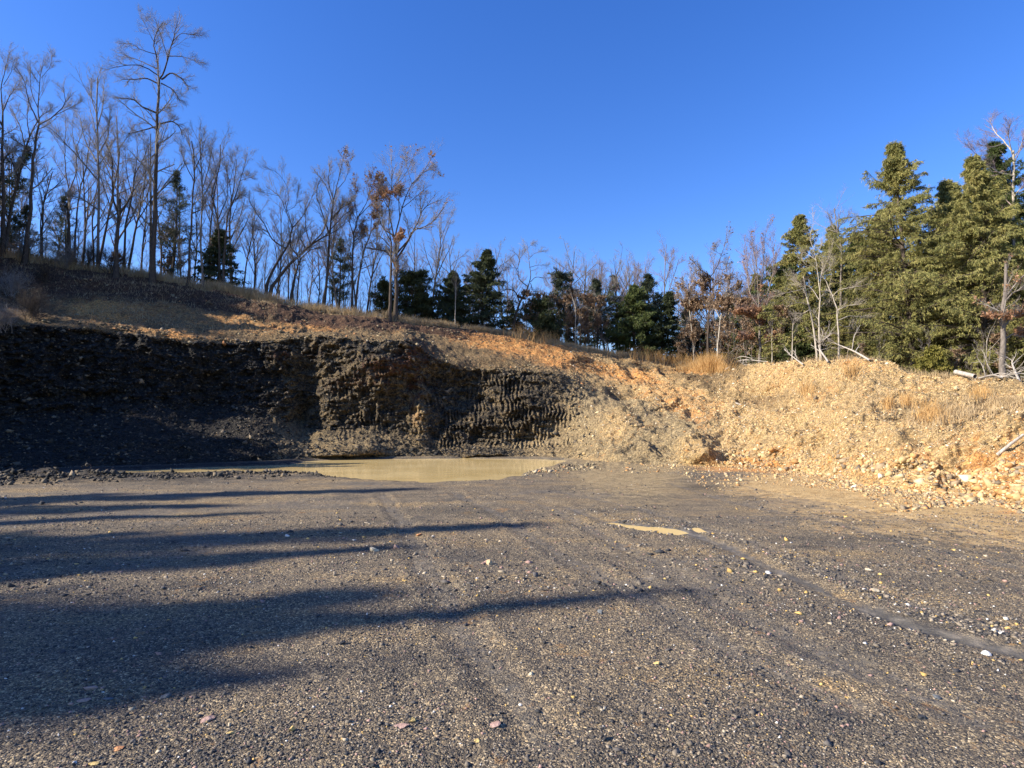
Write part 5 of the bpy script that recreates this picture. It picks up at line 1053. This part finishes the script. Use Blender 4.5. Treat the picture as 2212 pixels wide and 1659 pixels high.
# brushy shrubs (bare, many stemmed)
def shrub_parts(H, rg2, twig, leaf=None):
    n = 14; az_ = rg2.uniform(0, 6.28, n); e = np.radians(rg2.uniform(45, 85, n)); d = np.stack([np.cos(az_)*np.cos(e), np.sin(az_)*np.cos(e), np.sin(e)], -1); p = rg2.normal(0, .12, (n, 3))*[1, 1, 0]; pts = [p]
    for k in range(5): d = unit(d+.14*rg2.normal(size=(n, 3))); p = p+d*(H/5); pts.append(p)
    PL = np.stack(pts, 1); RD = np.full((n, 1), .016)*np.linspace(1, .4, 6)[None]
    tv, tf = tubes(PL, RD, 4); br = branches(PL, RD, rg2, .7, up=.1, l1=.45, t0=.15, lv=3, rmin=.005); cv, cf = merge([tubes(a, b3, s_) for a, b3, s_ in br])
    return [('stems', tv, tf, twig, None), ('crown', cv, cf, twig, None)]
sh = []
for i, (px_, py_, s_, lb) in enumerate([(20, 640, 1.3, 'dense dark bush at the far left above the shadowed face'), (70, 690, 1.3, 'pale twiggy bush on the rim at far left'), (95, 610, 1.1, 'twiggy bush on the shaded slope at far left'), (10, 720, 1.2, 'bush hanging over the shaded rim at the left edge'), (190, 575, 1.6, 'bush between the trunks on the left hill'), (240, 590, 1.6, 'dark bush at the foot of the thick forked tree'), (140, 580, 1.5, 'grey bush behind the rim left of the bare slope'), (1580, 800, 1.0, 'grey brush heap on the mound beside the orange grass'), (1250, 783, .6, 'dark roots sticking out at the end of the orange bank'), (60, 560, 1.6, 'low bush beside the clean dark trunk at left')]):
    g = bank_point(px_, py_); rg2 = np.random.default_rng(700+i)
    if i < 3:
        t = empty('shrub', g); tag(t, lb, 'shrub', 'leafless bushes')
        for nm, V, Fq, mt, tn in shrub_parts(1.0, rg2, [M_TWIG, M_BARK, M_BARK][i]): mesh(nm, V, Fq, mat=mt, smooth=True, parent=t)
        t.scale = (s_,)*3; sh.append(t)
    else:
        clone(sh[i % 3], 0, 0, s_, rg2.uniform(0, 6), lb, 'leafless bushes', XY=(g[0], g[1], g[2]))
# ------------------------------------------------------------------ dead wood
def wood(name, label, pts, r0, r1, twigs=0, mat=M_DEAD, sub=True, lift=.06):
    """pts: plan positions resting on the bank (px, py, extra height)"""
    Q = []
    for (a, b3, e) in pts:
        g = bank_point(a, b3) if b3 < 1100 else gpt(a, b3); g[2] += e+lift; Q.append(g)
    Q = resample(Q, 10); rd = np.linspace(r0, r1, 10); base = Q[0].copy(); rg2 = np.random.default_rng(int(sum(p[0] for p in pts)))
    parts = [('stem', *tubes((Q-base)[None], rd[None], 8), mat)]
    t = empty(name, base); tag(t, label, 'dead wood', 'dead wood lying on the banks')
    V, Fq = tubes((Q-base)[None], rd[None], 8)
    k = len(V); ends = np.array([[j for j in range(8)]]); 
    me = mesh('stem', V, Fq, mat=mat, smooth=True, parent=t)
    if twigs:
        a, ra = grow((Q-base)[None], rd[None], twigs, .25, 1.0, (25, 60), .5, 6, .16, .12, .6, rg2, .3, .008); b4, rb = grow(a, ra, 4, .2, 1, (25, 55), .5, 4, .15, .08, .6, rg2, .2, .006)
        cv, cf = merge([tubes(a, ra, 5), tubes(b4, rb, 4)]); mesh('side_branches', cv, cf, mat=mat, smooth=True, parent=t)
    return t
wood('fallen_log', 'short pale sawn log lying under the cedars near the right edge', [(2066, 811, .12), (2108, 816, .12)], .12, .10)
wood('fallen_branch', 'grey branch poking out of the tan bank at the right edge', [(2155, 988, .0), (2180, 976, .08), (2213, 963, .22)], .045, .03)
wood('fallen_branch', 'long bleached branch arched along the top of the brush heap', [(1568, 803, .1), (1600, 790, .35), (1660, 789, .2)], .06, .02, 4)
wood('fallen_branch', 'forked bleached branch spreading over the top of the mound', [(1880, 785, .1), (1850, 760+22, .5), (1800, 770, 1.0)], .06, .015, 8)
wood('fallen_branch', 'bleached branch reaching left from the crest of the mound', [(1735, 793, .1), (1715, 788, .4), (1695, 786, .9)], .05, .015, 6)
wood('fallen_branch', 'tangle of bleached branches beside the pale sawn log', [(2110, 826, .1), (2140, 828, .3), (2170, 830, .2)], .06, .02, 10)
wood('fallen_branch', 'pale branches at the foot of the grey trunk at far right', [(2205, 838, .1), (2190, 820, .8), (2165, 815, .9)], .06, .015, 8)
wood('fallen_branch', 'branch with a curled tip leaning from the mound into the pale trees', [(1790, 788, .1), (1770, 775, .9), (1800, 770, 1.5)], .06, .015, 8)
wood('fallen_branch', 'small bleached branch pile below the twisted oak', [(1560, 792, .2), (1600, 786, .5), (1625, 788, .4)], .05, .015, 6)
wood('stick', 'thin pale stick lying on the greyish slope above the pond', [(1590, 873, .02), (1610, 881, .02)], .04, .02)
